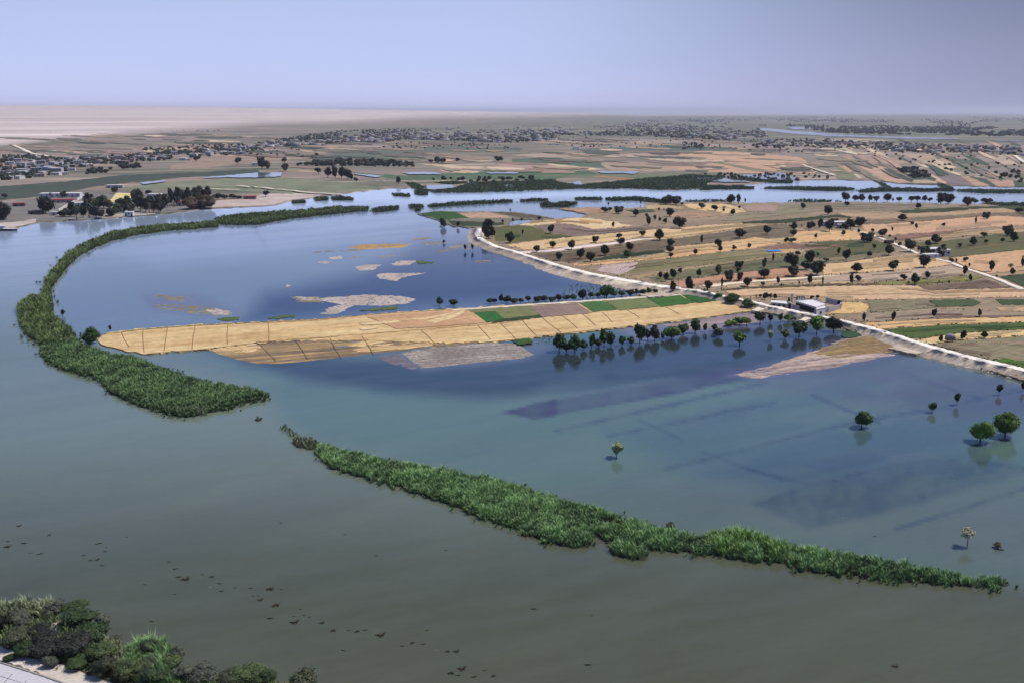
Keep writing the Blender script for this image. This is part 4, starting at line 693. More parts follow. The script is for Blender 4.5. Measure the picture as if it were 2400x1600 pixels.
# ---------------------------------------------------------------- crowns and trunks
def crown_mesh(seed, n, lumps=11, size=0.085, flat=0.0, core=True, spread=0.31, open_=0.0, shape='round'):
    """leaf clumps gathered on several boughs inside a unit crown (width 1, height 1, foot at z=0)"""
    rg = np.random.default_rng(seed); C = []
    while len(C) < lumps:
        p = rg.uniform(-1, 1, 3)
        if p @ p > 1: continue
        z = 0.5 + p[2] * 0.34; rad = {'round': 0.34, 'cone': 0.42 * (1.05 - z), 'tall': 0.30, 'vase': 0.18 + 0.26 * z}[shape]
        C.append((p[0] * rad, p[1] * rad, z))
    C[0] = (0.0, 0.0, 0.48); C = np.array(C); Rl = rg.uniform(0.6, 1.15, lumps); Rl[0] = 1.35; Rl = Rl * spread * {'cone': 0.75, 'tall': 0.85}.get(shape, 1)
    k = rg.choice(lumps, n, p=(Rl ** 2) / (Rl ** 2).sum()); d = rg.normal(0, 1, (n, 3)); d[:, 2] += 0.25; d /= np.linalg.norm(d, axis=1)[:, None]
    r = Rl[k] * rg.uniform(0.62 - open_, 1.08, n) * (0.82 + 0.18 * np.sin(d[:, 0] * 9 + k) * np.cos(d[:, 1] * 8 + k * 2))
    P = C[k] + d * r[:, None]; P[:, 2] = np.clip(P[:, 2], 0.01, 1.05)
    nrm = d + rg.normal(0, 0.55, (n, 3)); nrm /= np.linalg.norm(nrm, axis=1)[:, None]
    u = np.cross(nrm, rg.normal(0, 1, (n, 3))); u /= np.linalg.norm(u, axis=1)[:, None]; v = np.cross(nrm, u)
    s = size * rg.uniform(0.6, 1.3, n)[:, None]
    V = np.stack([P - u * s, P - v * s * 0.55, P + u * s, P + v * s * 0.6], 1).reshape(-1, 3); F = np.arange(n * 4).reshape(-1, 4)
    tone = np.clip(0.45 + rg.normal(0, 0.18, n) + rg.normal(0, 0.14, lumps)[k], 0, 1)
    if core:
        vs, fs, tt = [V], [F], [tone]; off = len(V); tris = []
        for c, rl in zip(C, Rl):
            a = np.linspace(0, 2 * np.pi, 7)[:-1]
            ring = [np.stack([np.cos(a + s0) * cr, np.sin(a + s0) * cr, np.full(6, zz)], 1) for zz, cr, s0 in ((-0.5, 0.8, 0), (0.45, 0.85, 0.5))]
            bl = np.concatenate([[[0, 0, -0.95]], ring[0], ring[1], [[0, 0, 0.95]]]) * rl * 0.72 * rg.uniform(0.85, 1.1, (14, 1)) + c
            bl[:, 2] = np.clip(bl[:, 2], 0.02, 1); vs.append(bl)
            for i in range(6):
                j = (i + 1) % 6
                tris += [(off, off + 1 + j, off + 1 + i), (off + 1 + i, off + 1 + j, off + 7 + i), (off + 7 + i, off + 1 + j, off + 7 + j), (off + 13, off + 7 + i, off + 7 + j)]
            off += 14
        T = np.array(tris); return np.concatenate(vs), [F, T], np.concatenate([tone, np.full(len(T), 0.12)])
    return V, [F], tone
def tube(path, rad, seg=6):
    path = np.asarray(path, float); rad = np.asarray(rad, float); V = []
    for i, (p, r) in enumerate(zip(path, rad)):
        t = path[min(i + 1, len(path) - 1)] - path[max(i - 1, 0)]; t /= max(np.linalg.norm(t), 1e-9)
        u = np.cross(t, (0.3, 1, 0.1)); u /= np.linalg.norm(u); v = np.cross(t, u); a = np.linspace(0, 2 * np.pi, seg + 1)[:-1]
        V.append(p + np.outer(np.cos(a), u) * r + np.outer(np.sin(a), v) * r)
    V = np.concatenate(V); F = [(i * seg + j, i * seg + (j + 1) % seg, (i + 1) * seg + (j + 1) % seg, (i + 1) * seg + j) for i in range(len(path) - 1) for j in range(seg)]
    return V, np.array(F)
def merge(parts):
    V, F, o = [], [], 0
    for v, f in parts: V.append(v); F.append(np.asarray(f) + o); o += len(v)
    return np.concatenate(V), np.concatenate(F)
def trunk_mesh(seed, limbs=5, top=0.72, fork=0.28, r=0.035):
    rg = np.random.default_rng(seed); parts = [tube([(0, 0, -0.05), (0.01, 0, fork * 0.6), (0, 0.01, fork), (0.02, -0.01, top)], [r * 1.35, r, r * 0.8, r * 0.3])]
    for i in range(limbs):
        a = i * 6.283 / limbs + rg.uniform(-.4, .4); z0 = fork * rg.uniform(0.75, 1.4); L = rg.uniform(0.16, 0.3)
        parts.append(tube([(0, 0, z0), (math.cos(a) * L * 0.5, math.sin(a) * L * 0.5, z0 + 0.12), (math.cos(a) * L, math.sin(a) * L, z0 + rg.uniform(0.24, 0.36))], [r * 0.6, r * 0.4, r * 0.15], 5))
    return merge(parts)
M_LEAF = {'dark': leaf_mat('dark_leaves', (42, 50, 32), 0.35, 1.25), 'olive': leaf_mat('olive_leaves', (70, 74, 54), 0.45, 1.35), 'green': leaf_mat('green_leaves', (92, 124, 50), 0.35, 1.45), 'deep': leaf_mat('deep_green_leaves', (58, 88, 40), 0.35, 1.4),
          'pale': leaf_mat('pale_leaves', (150, 156, 104), 0.55, 1.35), 'grey': leaf_mat('grey_green_leaves', (92, 98, 84), 0.45, 1.35), 'white': leaf_mat('whitish_leaves', (176, 176, 148), 0.55, 1.3), 'brown': leaf_mat('brownish_leaves', (92, 78, 66), 0.45, 1.3),
          'far': leaf_mat('far_leaves', (58, 64, 52), 0.5, 1.25), 'yellow': leaf_mat('yellow_green_leaves', (98, 108, 48), 0.45, 1.4), 'moss': leaf_mat('moss_green_leaves', (82, 96, 58), 0.4, 1.35), 'fern': leaf_mat('fern_green_leaves', (58, 74, 44), 0.4, 1.35), 'dusk': leaf_mat('blackish_leaves', (54, 58, 50), 0.45, 1.3)}
m_bark = flat_mat('bark', (96, 80, 66), scale=3, amt=0.5)
def cm(*a, **k):
    V, F, t = crown_mesh(*a, **k); return build('crown', V, F, [M_LEAF['dark']], var=t, link=False)
CROWN = {'S': [cm(100 + i, 420, 7, 0.12) for i in range(4)], 'M': [cm(110 + i, 1300, 11, 0.075) for i in range(5)], 'L': [cm(120 + i, 4200, 16, 0.042) for i in range(3)],
         'T': [cm(130 + i, 700, 9, 0.10, shape='tall') for i in range(3)], 'C': [cm(140 + i, 500, 9, 0.09, shape='cone') for i in range(2)], 'B': [cm(150 + i, 7500, 20, 0.028) for i in range(4)], 'O': [cm(160 + i, 900, 12, 0.06, core=False, open_=0.3) for i in range(2)]}
def bmesh_trunk(s, **k):
    V, F = trunk_mesh(s, **k); return build('trunk', V, F, [m_bark], link=False)
TRUNK = [bmesh_trunk(170 + i) for i in range(4)]; TRUNK_TALL = [bmesh_trunk(180 + i, fork=0.45, r=0.03) for i in range(2)]
def joined(crowns, low):                                  # far trees: trunk and crown in one mesh
    out = []
    for i, c in enumerate(crowns):
        n = len(c.vertices); V = np.empty(n * 3, np.float32); c.vertices.foreach_get('co', V); V = V.reshape(-1, 3).copy(); V[:, 2] = low + V[:, 2] * (1 - low)
        F4 = np.array([tuple(p.vertices) for p in c.polygons if p.loop_total == 4]); F3 = np.array([tuple(p.vertices) for p in c.polygons if p.loop_total == 3])
        t = np.empty(len(c.polygons), np.float32); c.attributes['var'].data.foreach_get('value', t)
        tv, tf = tube([(0, 0, -0.05), (0, 0, low + 0.25)], [0.05, 0.03], 5)
        F = [np.concatenate([F4, tf + n]) if len(F4) else tf + n] + ([F3] if len(F3) else [])
        k4 = len(F4); tt = np.concatenate([t[:k4], np.full(len(tf), 0.3), t[k4:]]); mi = np.concatenate([np.zeros(k4, int), np.ones(len(tf), int), np.zeros(len(F3), int)])
        out.append(build('tree', np.concatenate([V, tv]), F, [M_LEAF['dark'], m_bark], var=tt, midx=mi, link=False))
    return out
JS, JT, JC = joined(CROWN['S'], 0.14), joined(CROWN['T'], 0.12), joined(CROWN['C'], 0.06)
TREES = []                                                # (object, px, base, w, h, kind, place words)
def tree(px, base, w, h, kind='dark', place=None, z=LZ, form=None, group=None, name=None, low=None, lab=None, cat='tree'):
    rg = random.Random(int(px * 31 + base * 7)); p = G(px, base - 0.5, z); s = mpp(p); W = w * s; H = h * s * 1.03
    ratio = h / w; form = form or ('C' if ratio > 2.0 and rg.random() < 0.5 else 'T' if ratio > 1.45 else 'R'); rz = rg.uniform(0, 6.28)
    loc = (p[0], p[1] + W * 0.25, z)
    if max(w, h) < 15 and form in 'RTC':
        me = rg.choice({'R': JS, 'T': JT, 'C': JC}[form]); o = inst(name or 'tree', me, loc, (W * rg.uniform(1.12, 1.42), W * rg.uniform(1.12, 1.42), H * rg.uniform(1.1, 1.3)), rz, mat=[M_LEAF[kind], m_bark])
    else:
        o = empty(name or 'tree', loc, rz); lw = (0.05 if form == 'R' else 0.04) if low is None else low
        if form == 'B': lw = 0.02 if low is None else low
        cr = rg.choice({'R': CROWN['L'] if w > 34 else CROWN['M'], 'T': CROWN['T'], 'C': CROWN['C'], 'B': CROWN['B'], 'O': CROWN['O']}[form])
        tr = inst('trunk', rg.choice(TRUNK_TALL if lw > 0.25 else TRUNK), (0, 0, 0), (min(W, H) * 1.0, min(W, H) * 1.0, H), 0, o)
        inst('crown', cr, (0, 0, H * lw), (W * rg.uniform(1.14, 1.38), W * rg.uniform(1.14, 1.38), H * (1 - lw) * rg.uniform(1.08, 1.26)), rg.uniform(0, 6), o, mat=M_LEAF[kind])
    TREES.append([o, px, base, w, h, kind, place, group, lab]); o['category'] = cat
    return o
# ---------------------------------------------------------------- every tree of the near plain: (centre x, foot y, width, height) in photo pixels
PL = """1142 537 22 20|1145 561 26 27|1195 571 19 23|1225 554 5 14|1291 549 17 20|1295 582 15 13|1258 592 15 13|1340 586 18 18|1395 570 15 14|1361 609 17 25|1310 612 15 17|1384 615 19 22|1417 601 17 20|1418 499 12 11|1429 498 10 10|1437 536 8 14|1264 517 8 8|1178 525 5 9|1202 523 5 9|1222 520 5 7|1426 484 4 8
1450 502 20 17 olive|1490 509 14 14|1515 510 7 8|1521 529 13 20|1535 519 7 12|1546 521 7 10|1559 525 9 11|1544 495 6 6|1556 495 4 5|1570 509 16 16|1562 481 26 18|1585 482 26 17|1573 478 22 18|1598 483 6 8|1645 490 12 13|1676 496 12 13|1697 490 8 6 pale|1696 497 6 6|1719 506 12 13|1712 479 19 20|1731 480 12 20|1747 476 5 10|1733 490 6 6
1594 537 25 26|1507 556 13 13|1546 565 19 21|1450 563 13 13|1455 576 18 15|1477 591 16 19|1469 606 16 15 deep|1572 580 17 16|1571 595 16 16|1572 607 10 12|1644 571 7 19|1684 580 13 18|1689 592 11 13|1735 560 22 18|1630 599 10 12|1721 588 10 10|1756 585 9 12|1594 642 9 12|1548 655 11 14|1561 661 13 18|1578 656 16 22|1638 651 10 18|1685 645 15 20 olive|1710 661 22 24|1733 629 17 15|1730 639 10 10|1734 660 15 18|1692 677 6 23|1752 673 18 21|1660 681 16 17|1616 684 20 31|1578 688 17 25
1883 492 12 15|1941 505 16 17|1983 474 19 20|1986 486 10 12|2006 473 16 13|2020 473 16 14|2039 474 10 13|2055 474 14 13|1799 551 17 20|1862 541 14 15|1860 555 15 15|1879 534 3 6|1900 539 17 17|1922 536 13 22|1945 544 20 25|1956 527 16 13|1995 537 17 22|1982 540 12 14|2015 533 20 20|1978 554 8 11|2013 549 6 10|2046 547 7 9|2069 557 20 17|1912 560 7 10|1843 571 9 13|1857 571 14 12 olive|2035 570 29 20|2076 576 7 10|2049 586 8 12 deep|1966 598 9 15 deep|1917 604 7 11 deep|1869 600 11 9|1985 612 16 24|1938 615 12 9|2040 604 12 11|1812 615 6 18|1791 629 13 22 olive|1791 655 24 23|1858 628 26 30|1899 623 20 26|1890 634 21 20|1862 650 26 24|1917 647 28 26|1788 671 7 9|1824 667 10 15|1832 672 5 6|1873 670 4 9|1898 670 12 24|1928 670 4 22|2009 641 22 19|2012 661 12 14|1995 666 11 24
2082 474 18 16|2093 474 5 8|2108 475 12 11|2137 475 14 12|2151 475 14 13|2169 474 13 12|2180 474 9 10|2207 479 22 23|2224 479 22 20|2270 484 22 20|2286 478 12 10|2312 478 16 13|2323 477 10 10|2154 491 13 11|2390 499 17 11|2116 519 18 14|2313 515 16 15|2138 530 7 9|2148 538 7 12|2092 543 6 10|2212 532 8 8|2287 525 6 15|2364 555 20 25|2378 568 15 21|2193 573 21 20|2086 558 6 6|2099 568 6 9|2091 567 5 6|2084 575 8 6|2110 579 8 9|2136 592 27 26 olive|2154 589 9 9|2175 580 14 13|2170 603 22 23|2210 602 23 21|2212 580 8 6|2084 600 18 23|2251 581 9 10|2282 577 15 18|2308 559 13 12|2257 557 4 3|2311 572 9 9|2350 571 9 11|2095 637 24 24|2167 629 23 23|2231 617 9 10|2242 617 6 10|2263 615 9 10|2272 627 6 9|2262 647 11 23|2325 638 15 25|2370 628 9 9 pale|2374 647 11 15|2396 628 10 24|2119 658 11 14|2144 668 18 21|2129 667 6 6|2174 655 12 17|2275 660 8 16|2225 664 6 5|2201 666 3 8|2337 650 6 4
1772 698 4 6|1782 699 8 7|1794 703 11 15|1806 700 7 9|1816 703 9 12|1849 715 7 14|1872 703 10 7|1883 703 9 6|1903 702 8 8|1916 703 8 9|1967 720 11 14|2025 755 9 20|2094 752 12 20|2190 746 11 20|2296 745 10 20|2206 804 10 17|2258 797 14 21|2308 794 13 15"""
for tok in PL.replace('\n', '|').split('|'):
    f = tok.split(); x, yb, w, h = map(float, f[:4]); tree(x, yb, w, h, f[4] if len(f) > 4 else 'dark', group='trees scattered over the dry plain')
for x, yb, w, h in ((1717, 712, 36, 20), (1753, 721, 28, 15), (1685, 703, 18, 12), (1664, 696, 14, 9), (1650, 692, 12, 8), (1634, 688, 10, 7)):
    tree(x, yb, w, h, 'deep', 'in the bush row where the farm track meets the embankment', form='R' if w > 14 else None, group='bushes by the embankment', name='bush', low=0.02, cat='bush')
tree(2070, 785, 14, 8, 'grey', 'on the wet slope of the embankment', name='bush', cat='bush', z=1.2)
# flooded trees: they stand in the water
FL = """1311 826 25 34 deep|1328 826 17 18 deep|1348 826 26 29 deep|1367 821 13 18 deep|1387 815 14 26 deep|1403 814 16 18 olive|1416 812 20 34 deep|1433 812 18 28 deep|1458 811 13 19 deep|1479 808 13 15 deep|1500 805 24 38 deep|1519 799 15 22 olive|1535 800 20 30 olive|1553 797 10 15 deep|1576 796 28 28 green|1602 785 19 22 deep|1630 782 22 24 deep|1653 779 10 17 deep|1675 777 12 15 deep|1686 792 18 15 grey"""
for tok in FL.split('|'):
    x, yb, w, h, kd = tok.split(); tree(float(x), float(yb), float(w) * 1.12, float(h) * 1.1, kd, 'in the flooded row below the straw field', z=0.0, group='flooded trees below the straw field')
FL2 = """1713 767 22 13 green|1734 764 19 17 green|1751 764 19 17 green|1783 761 23 25 olive|1806 757 10 17 dark|1830 757 11 18 deep|1848 755 20 13 green|1863 753 6 8 dark|1735 811 25 26 green|1806 800 12 20 pale|1841 796 16 19 yellow|1875 790 29 29 deep|1916 783 27 30 green|1956 780 31 30 dark"""
for tok in FL2.split('|'):
    x, yb, w, h, kd = tok.split(); tree(float(x), float(yb), float(w) * 1.12, float(h) * 1.1, kd, 'in the flooded bay below the white compound', z=0.0, group='flooded trees below the white compound', low=0.12)
for x, yb, w, h, kd, lb, fo, lw in ((2022, 1004, 36, 34, 'deep', 'round dark green tree standing alone in the right half of the flooded fields', 'B', .03), (2186, 968, 18, 22, 'deep', 'small round tree in the flood, left of the tree with a pale top tuft', None, .15), (2244, 950, 16, 26, 'deep', 'small flooded tree with a pale tuft on top', None, .2), (2343, 926, 13, 24, 'dark', 'slim flooded tree near the right edge below the embankment', None, .2),
        (2397, 918, 9, 22, 'dark', 'flooded tree cut off by the right edge of the picture', None, .2), (2303, 1040, 48, 46, 'green', 'big round bright green tree in the flood, the lower of the pair', 'B', .03), (2362, 1026, 51, 46, 'green', 'big round bright green tree in the flood, the upper of the pair', 'B', .03), (1445, 1074, 27, 34, 'pale', 'pale yellowish tree alone in the middle of the teal flood', 'R', .25),
        (2270, 1284, 30, 44, 'white', 'whitish half bare tree above the right end of the long reed bed', 'O', .38), (2340, 1286, 18, 12, 'olive', 'low olive bush beside the debris near the whitish tree', None, .02), (208, 807, 36, 31, 'deep', 'dark round tree at the left tip of the straw field', 'R', .03), (206, 804, 16, 14, 'yellow', 'yellow green bush in front of the dark tree at the straw field tip', None, .02),
        (257, 776, 7, 12, 'dark', 'tiny dark tree on the upper edge of the straw field tip', None, .1), (146, 741, 9, 12, 'deep', 'sparse little tree in the water right of the dark reed thicket', None, .3), (1090, 589, 6, 14, 'dark', 'left of two thin trees in the water beside the embankment head', None, .4), (1107, 589, 6, 14, 'dark', 'right of two thin trees in the water beside the embankment head', None, .4),
        (1040, 534, 16, 16, 'dark', 'dark bush in the water at the drowned point', None, .02), (1034, 524, 7, 12, 'dark', 'thin tree above the dark bush at the drowned point', None, .2), (1073, 534, 8, 14, 'dark', 'small tree in the water right of the drowned point bush', None, .2), (1196, 498, 4, 9, 'dark', 'thin stake-like tree beside the pale beige patch', None, .3), (1501, 480, 4, 10, 'dark', 'thin tree at the end of the flooded inlet', None, .3), (1040, 571, 6, 7, 'dark', 'tiny bush on the mud bars of the lagoon', None, .1),
        (1570, 1240, 20, 12, 'olive', 'dark bush behind the long reed bed near its middle', None, .02)):
    tree(x, yb, w, h, kd, z=0.0, form=fo, low=lw, lab=lb, group='flooded trees of the open water', name='bush' if 'bush' in lb else None, cat='bush' if 'bush' in lb else 'tree')
HE = "1029 717 13 16|1062 718 16 12|1148 712 14 9|1160 712 12 10|1174 711 10 19|1190 711 18 13|1205 713 16 10|1220 711 12 9|1238 710 11 14|1259 709 18 13|1276 708 16 11|1294 708 16 10|1310 707 14 14|1327 706 16 12|1344 705 14 12|1366 703 16 23|1384 700 12 11|1401 699 14 11|1422 698 24 27|1440 697 14 13|1458 695 14 12|1478 694 16 13|1493 692 12 12|1506 692 13 13|1521 690 12 12|1537 690 12 10"
for tok in HE.split('|'):
    x, yb, w, h = map(float, tok.split()); tree(x, yb, w * 1.1, h, 'dark' if int(x) % 3 else 'deep', 'in the shrub row between the lagoon and the green patches', z=0.3, group='shrub row along the lagoon', name='shrub', low=0.02, cat='shrub')
# the grove and gardens on the left bank
GR = """104 503 26 32|2 517 30 34|11 467 10 10|118 464 8 9|149 464 12 11|268 455 14 14|146 509 20 14|161 509 14 12|193 512 16 24|223 512 18 26|236 513 14 18|212 468 11 11|241 490 18 22 olive|279 481 18 12|289 498 16 13|304 498 16 16|318 473 20 26|327 497 18 33|346 460 11 11|340 498 16 28|357 500 18 30|371 500 16 26|386 488 16 28|400 481 14 36|414 483 16 36|418 475 16 28|437 478 16 32|457 470 16 27|486 465 14 22|471 490 42 26 brown|446 492 34 24 brown|489 489 16 18 brown|507 470 16 14|525 468 16 10|543 467 16 8|560 467 14 5|622 463 12 12"""
for tok in GR.split('|'):
    f = tok.split(); x, yb, w, h = map(float, f[:4]); tree(x, yb, w * 1.2, h * 1.05, f[4] if len(f) > 4 else 'dusk', 'in the grove on the left river bank', group='grove on the left bank', low=0.04)
FR2 = """557 386 11 14|612 397 16 20|626 397 16 17|668 403 15 15|667 382 12 9|460 379 12 12|742 368 8 8|768 418 16 24|785 418 16 26|800 420 16 24|815 421 16 22|746 410 14 14|823 423 10 12|834 427 8 10|934 433 12 14|1010 384 14 9|1024 383 16 12|1040 384 14 11|1169 379 18 10|1072 380 8 7|2150 402 6 5|2164 404 6 5|2230 403 8 7|2357 419 14 12|2370 419 9 8|2384 421 10 9|2376 406 9 8"""
for tok in FR2.split('|'):
    x, yb, w, h = map(float, tok.split()); tree(x, yb, w, h, 'dusk', 'in the distance beyond the river', group='trees beyond the river', low=0.04)
def palm_meshes():
    out = []
    for s in range(2):
        rg = np.random.default_rng(300 + s); tv, tf = tube([(0, 0, -.03), (0.02, 0, 0.4), (0.01, 0.01, 0.8)], [0.03, 0.022, 0.02], 6); V, F = [], []; o = 0
        for k in range(34):
            a = rg.uniform(0, 6.28); up = rg.uniform(-0.3, 1.0); L = rg.uniform(0.26, 0.36); d = np.array([math.cos(a), math.sin(a), 0]); sd = np.array([-math.sin(a), math.cos(a), 0]) * 0.028
            pts = [np.array([0.01, 0.01, 0.8]) + d * L * t + np.array([0, 0, 1]) * L * (up * t - 0.9 * t * t) for t in (0, .35, .7, 1)]
            for i in range(3):
                w0, w1 = (0.6, 1.0, 0.8, 0.1)[i], (0.6, 1.0, 0.8, 0.1)[i + 1]; V += [pts[i] - sd * w0, pts[i] + sd * w0, pts[i + 1] + sd * w1, pts[i + 1] - sd * w1]; F.append((o, o + 1, o + 2, o + 3)); o += 4
        out.append((build('trunk', tv, tf, [m_bark], link=False), build('crown', np.array(V), np.array(F), [M_LEAF['dusk']], var=rg.uniform(.2, .9, len(F)), link=False)))
    return out
PALM = palm_meshes()
for x, yb, h in ((180, 515, 34), (209, 512, 41), (257, 499, 21), (392, 484, 34), (428, 480, 34), (408, 486, 30), (300, 500, 24), (350, 500, 30), (376, 498, 30), (448, 476, 28), (316, 500, 26)):
    p = G(x, yb, LZ); H = h * mpp(p); o = empty('palm', tuple(p), x); inst('trunk', PALM[int(x) % 2][0], (0, 0, 0), (H, H, H), 0, o); inst('crown', PALM[int(x) % 2][1], (0, 0, 0), (H * .9, H * .9, H), 0, o); o['category'] = 'palm tree'
    TREES.append([o, x, yb, 14, h, 'palm', 'in the grove on the left river bank', 'palms of the left bank', None])

# near bank thicket, bottom left
NB = """8 1480 34 44 dark|46 1472 46 38 grey|88 1497 46 36 dusk|30 1517 54 42 olive|172 1440 46 30 moss|188 1472 64 46 fern|232 1478 34 40 grey|108 1520 54 46 dusk|98 1545 58 46 dusk|160 1545 70 56 dusk|212 1512 58 46 fern|52 1543 44 30 fern|236 1555 62 46 moss|234 1590 56 44 olive|175 1566 50 24 fern|300 1598 60 46 moss|352 1606 64 44 fern|270 1510 26 24 grey|415 1562 30 46 grey|430 1596 40 36 grey|480 1600 60 38 grey|572 1607 70 40 moss|704 1640 62 74 olive|618 1608 50 32 fern|115 1565 30 30 grey|530 1604 44 30 olive|25 1442 34 26 grey|124 1448 44 36 grey|356 1545 54 44 fern|20 1550 24 18 fern|340 1590 60 40 olive|395 1575 44 40 moss"""
words = ['', 'first', 'second', 'third', 'fourth', 'fifth', 'sixth', 'seventh', 'eighth', 'ninth', 'tenth', 'eleventh', 'twelfth']
for tok in NB.split('|'):
    x, yb, w, h, kd = tok.split(); tree(float(x), float(yb), float(w), float(h) * 0.8, kd, 'in the near bank thicket', z=0.9, form='B', group='thicket on the near bank', name='bush', cat='bush')
reed_bed([(-20, 1440), (20, 1428), (60, 1424), (100, 1424), (140, 1420), (142, 1446), (100, 1458), (40, 1462), (-20, 1470)], 0.8, 3.2, 0.13, 26, 'grey green reeds at the waterline left of the sandy gap', M_REED_PALE, 201, z=0.8, base=False)
reed_bed([(290, 1570), (300, 1528), (340, 1512), (396, 1516), (420, 1560), (410, 1610), (330, 1610)], 0.7, 2.8, 0.10, 34, 'fresh green reeds on the near bank in the bottom left', M_REED, 202, z=0.9, base=False, lump=(3, 0.35))
reed_bed([(240, 1500), (280, 1515), (300, 1540), (290, 1580), (262, 1560), (250, 1530)], 0.7, 2.6, 0.11, 26, 'pale green reeds behind the yellow green bush', M_REED_PALE, 203, z=0.9, base=False, lump=(3, 0.35))
reed_bed([(420, 1580), (520, 1588), (640, 1600), (740, 1612), (740, 1660), (420, 1660)], 0.9, 1.6, 0.13, 20, 'low weeds along the bottom edge of the near bank', M_REED_DK, 204, z=0.9, base=False, name='weed_bed')
reed_bed([(-60, 1450), (60, 1446), (215, 1452), (250, 1492), (290, 1520), (395, 1510), (425, 1568), (560, 1592), (560, 1660), (300, 1612), (200, 1574), (120, 1545), (50, 1526), (-60, 1492)], 0.9, 1.5, 0.12, 16, 'tangled grey green undergrowth between the bushes of the near bank', M_REED_DK, 205, z=0.9, base=False, name='undergrowth', lump=(4, 0.5))
reed_bed([(0, 1470), (215, 1456), (250, 1500), (240, 1560), (120, 1540), (0, 1510)], 1.4, 2.4, 0.1, 14, 'dry pale stems standing among the bushes of the near bank', M_REED_PALE, 206, z=0.9, base=False, name='dry_stems', lump=(5, 0.6))
# ---------------------------------------------------------------- buildings
class MB:
    """collects solid pieces into one mesh"""
    def __init__(s): s.V, s.F = [], []
    def prism(s, pts, z0, z1):
        o = len(s.V); k = len(pts); a = sum(pts[i][0] * pts[(i + 1) % k][1] - pts[(i + 1) % k][0] * pts[i][1] for i in range(k))
        pts = list(pts) if a > 0 else list(pts)[::-1]
        s.V += [(p[0], p[1], z0) for p in pts] + [(p[0], p[1], z1) for p in pts]
        s.F += [tuple(range(o + k - 1, o - 1, -1)), tuple(range(o + k, o + 2 * k))] + [(o + i, o + (i + 1) % k, o + k + (i + 1) % k, o + k + i) for i in range(k)]; return s
    def box(s, x, y, z, sx, sy, sz, rz=0.0):
        c, q = math.cos(rz), math.sin(rz); return s.prism([(x + c * a * sx / 2 - q * b_ * sy / 2, y + q * a * sx / 2 + c * b_ * sy / 2) for a, b_ in ((-1, -1), (1, -1), (1, 1), (-1, 1))], z, z + sz)
    def wall(s, p, q, t, z0, z1):
        d = np.array(q[:2], float) - np.array(p[:2], float); L = np.hypot(*d); n_ = np.array([-d[1], d[0]]) / L * t / 2; p = np.array(p[:2]); q = np.array(q[:2])
        return s.prism([tuple(p - n_), tuple(q - n_), tuple(q + n_), tuple(p + n_)], z0, z1)
    def mesh(s, name, mats):
        me = bpy.data.meshes.new(name); me.from_pydata(s.V, [], s.F)
        for m in mats: me.materials.append(m)
        me.update(); return me
    def build(s, name, mat, parent=None, loc=None):
        o = bpy.data.objects.new(name, s.mesh(name, [mat])); col.objects.link(o)
        if parent:
            o.parent = parent
            if loc is not None: o.location = loc
        return o
m_white = flat_mat('white_plaster', (238, 234, 236), amt=0.22); m_lav = flat_mat('grey_plaster', (206, 200, 210), amt=0.25); m_shade = flat_mat('dark_opening', (40, 36, 40)); m_conc = flat_mat('concrete', (190, 184, 180), amt=0.3)
m_pinkw = flat_mat('pinkish_wall', (206, 178, 168), amt=0.3); m_greyw = flat_mat('grey_wall', (170, 164, 166), amt=0.35); m_darkw = flat_mat('brown_wall', (140, 124, 116), amt=0.35); m_red = flat_mat('red_sheet', (176, 64, 70), amt=0.3); m_blue = flat_mat('blue_sheet', (70, 140, 250), amt=0.2)
H0 = LZ + 0.15
def at(px, py, z=LZ): p = G(px, py, z); return (float(p[0]), float(p[1]))
def rel(root, pts): return [(p[0] - root.location.x, p[1] - root.location.y) for p in pts]
def thing_at(name, px, py, label, cat, z=H0, group=None):
    p = at(px, py, z); return tag(empty(name, (p[0], p[1], z)), label, cat, group)
# the white farm compound on the dry side of the embankment
rz_ = 4.6; roof = [at(x, y, H0 + rz_) for x, y in ((1864, 705), (1907, 703), (1934, 713), (1913, 720))]
fh = thing_at('farmhouse', 1893, 722, 'long white flat-roofed house behind the lavender wall beside the embankment road', 'house')
r = rel(fh, roof); cxy = np.mean(r, 0); inn = [tuple(cxy + (np.array(p) - cxy) * 0.93) for p in r]
MB().prism(inn, 0, rz_ - 0.35).build('wall', m_lav, fh); rf = MB().prism(r, rz_ - 0.35, rz_ + 0.05).build('roof', m_white, fh)
for k in range(7):
    f = (k + 0.5) / 7; p = np.array(r[0]) * (1 - f) + np.array(r[1]) * f if k < 4 else np.array(r[1]) * (1 - (k - 3.5) / 3.5) + np.array(r[2]) * ((k - 3.5) / 3.5)
    p = cxy + (p - cxy) * 0.9; MB().box(p[0], p[1], rz_ + 0.05, 0.45, 0.45, 1.8).build('roof_pillar', m_white, rf)
a_, b_ = np.array(inn[0]), np.array(inn[3])
for f in (0.08, 0.27, 0.46, 0.65, 0.84):
    p = a_ * (1 - f) + b_ * f; d = (b_ - a_) / np.hypot(*(b_ - a_)); w = MB().wall(p - d * 1.6, p + d * 1.6, 0.3, 1.0, 3.6).build('window', m_shade, fh)
    MB().wall(p - d * 1.8, p + d * 1.8, 0.5, 0.8, 1.0).build('sill', m_white, w)
an = thing_at('annex', 1922, 730, 'pale square annex at the right corner of the white compound', 'house')
r = rel(an, [at(x, y, H0 + 3.8) for x, y in ((1911, 718), (1930, 715), (1934, 722), (1914, 726))]); MB().prism(r, 0, 3.8).build('wall', m_white, an); c_ = np.mean(r, 0)
MB().prism([tuple(c_ + (np.array(p) - c_) * 1.05) for p in r], 3.8, 4.05).build('roof', m_white, an)
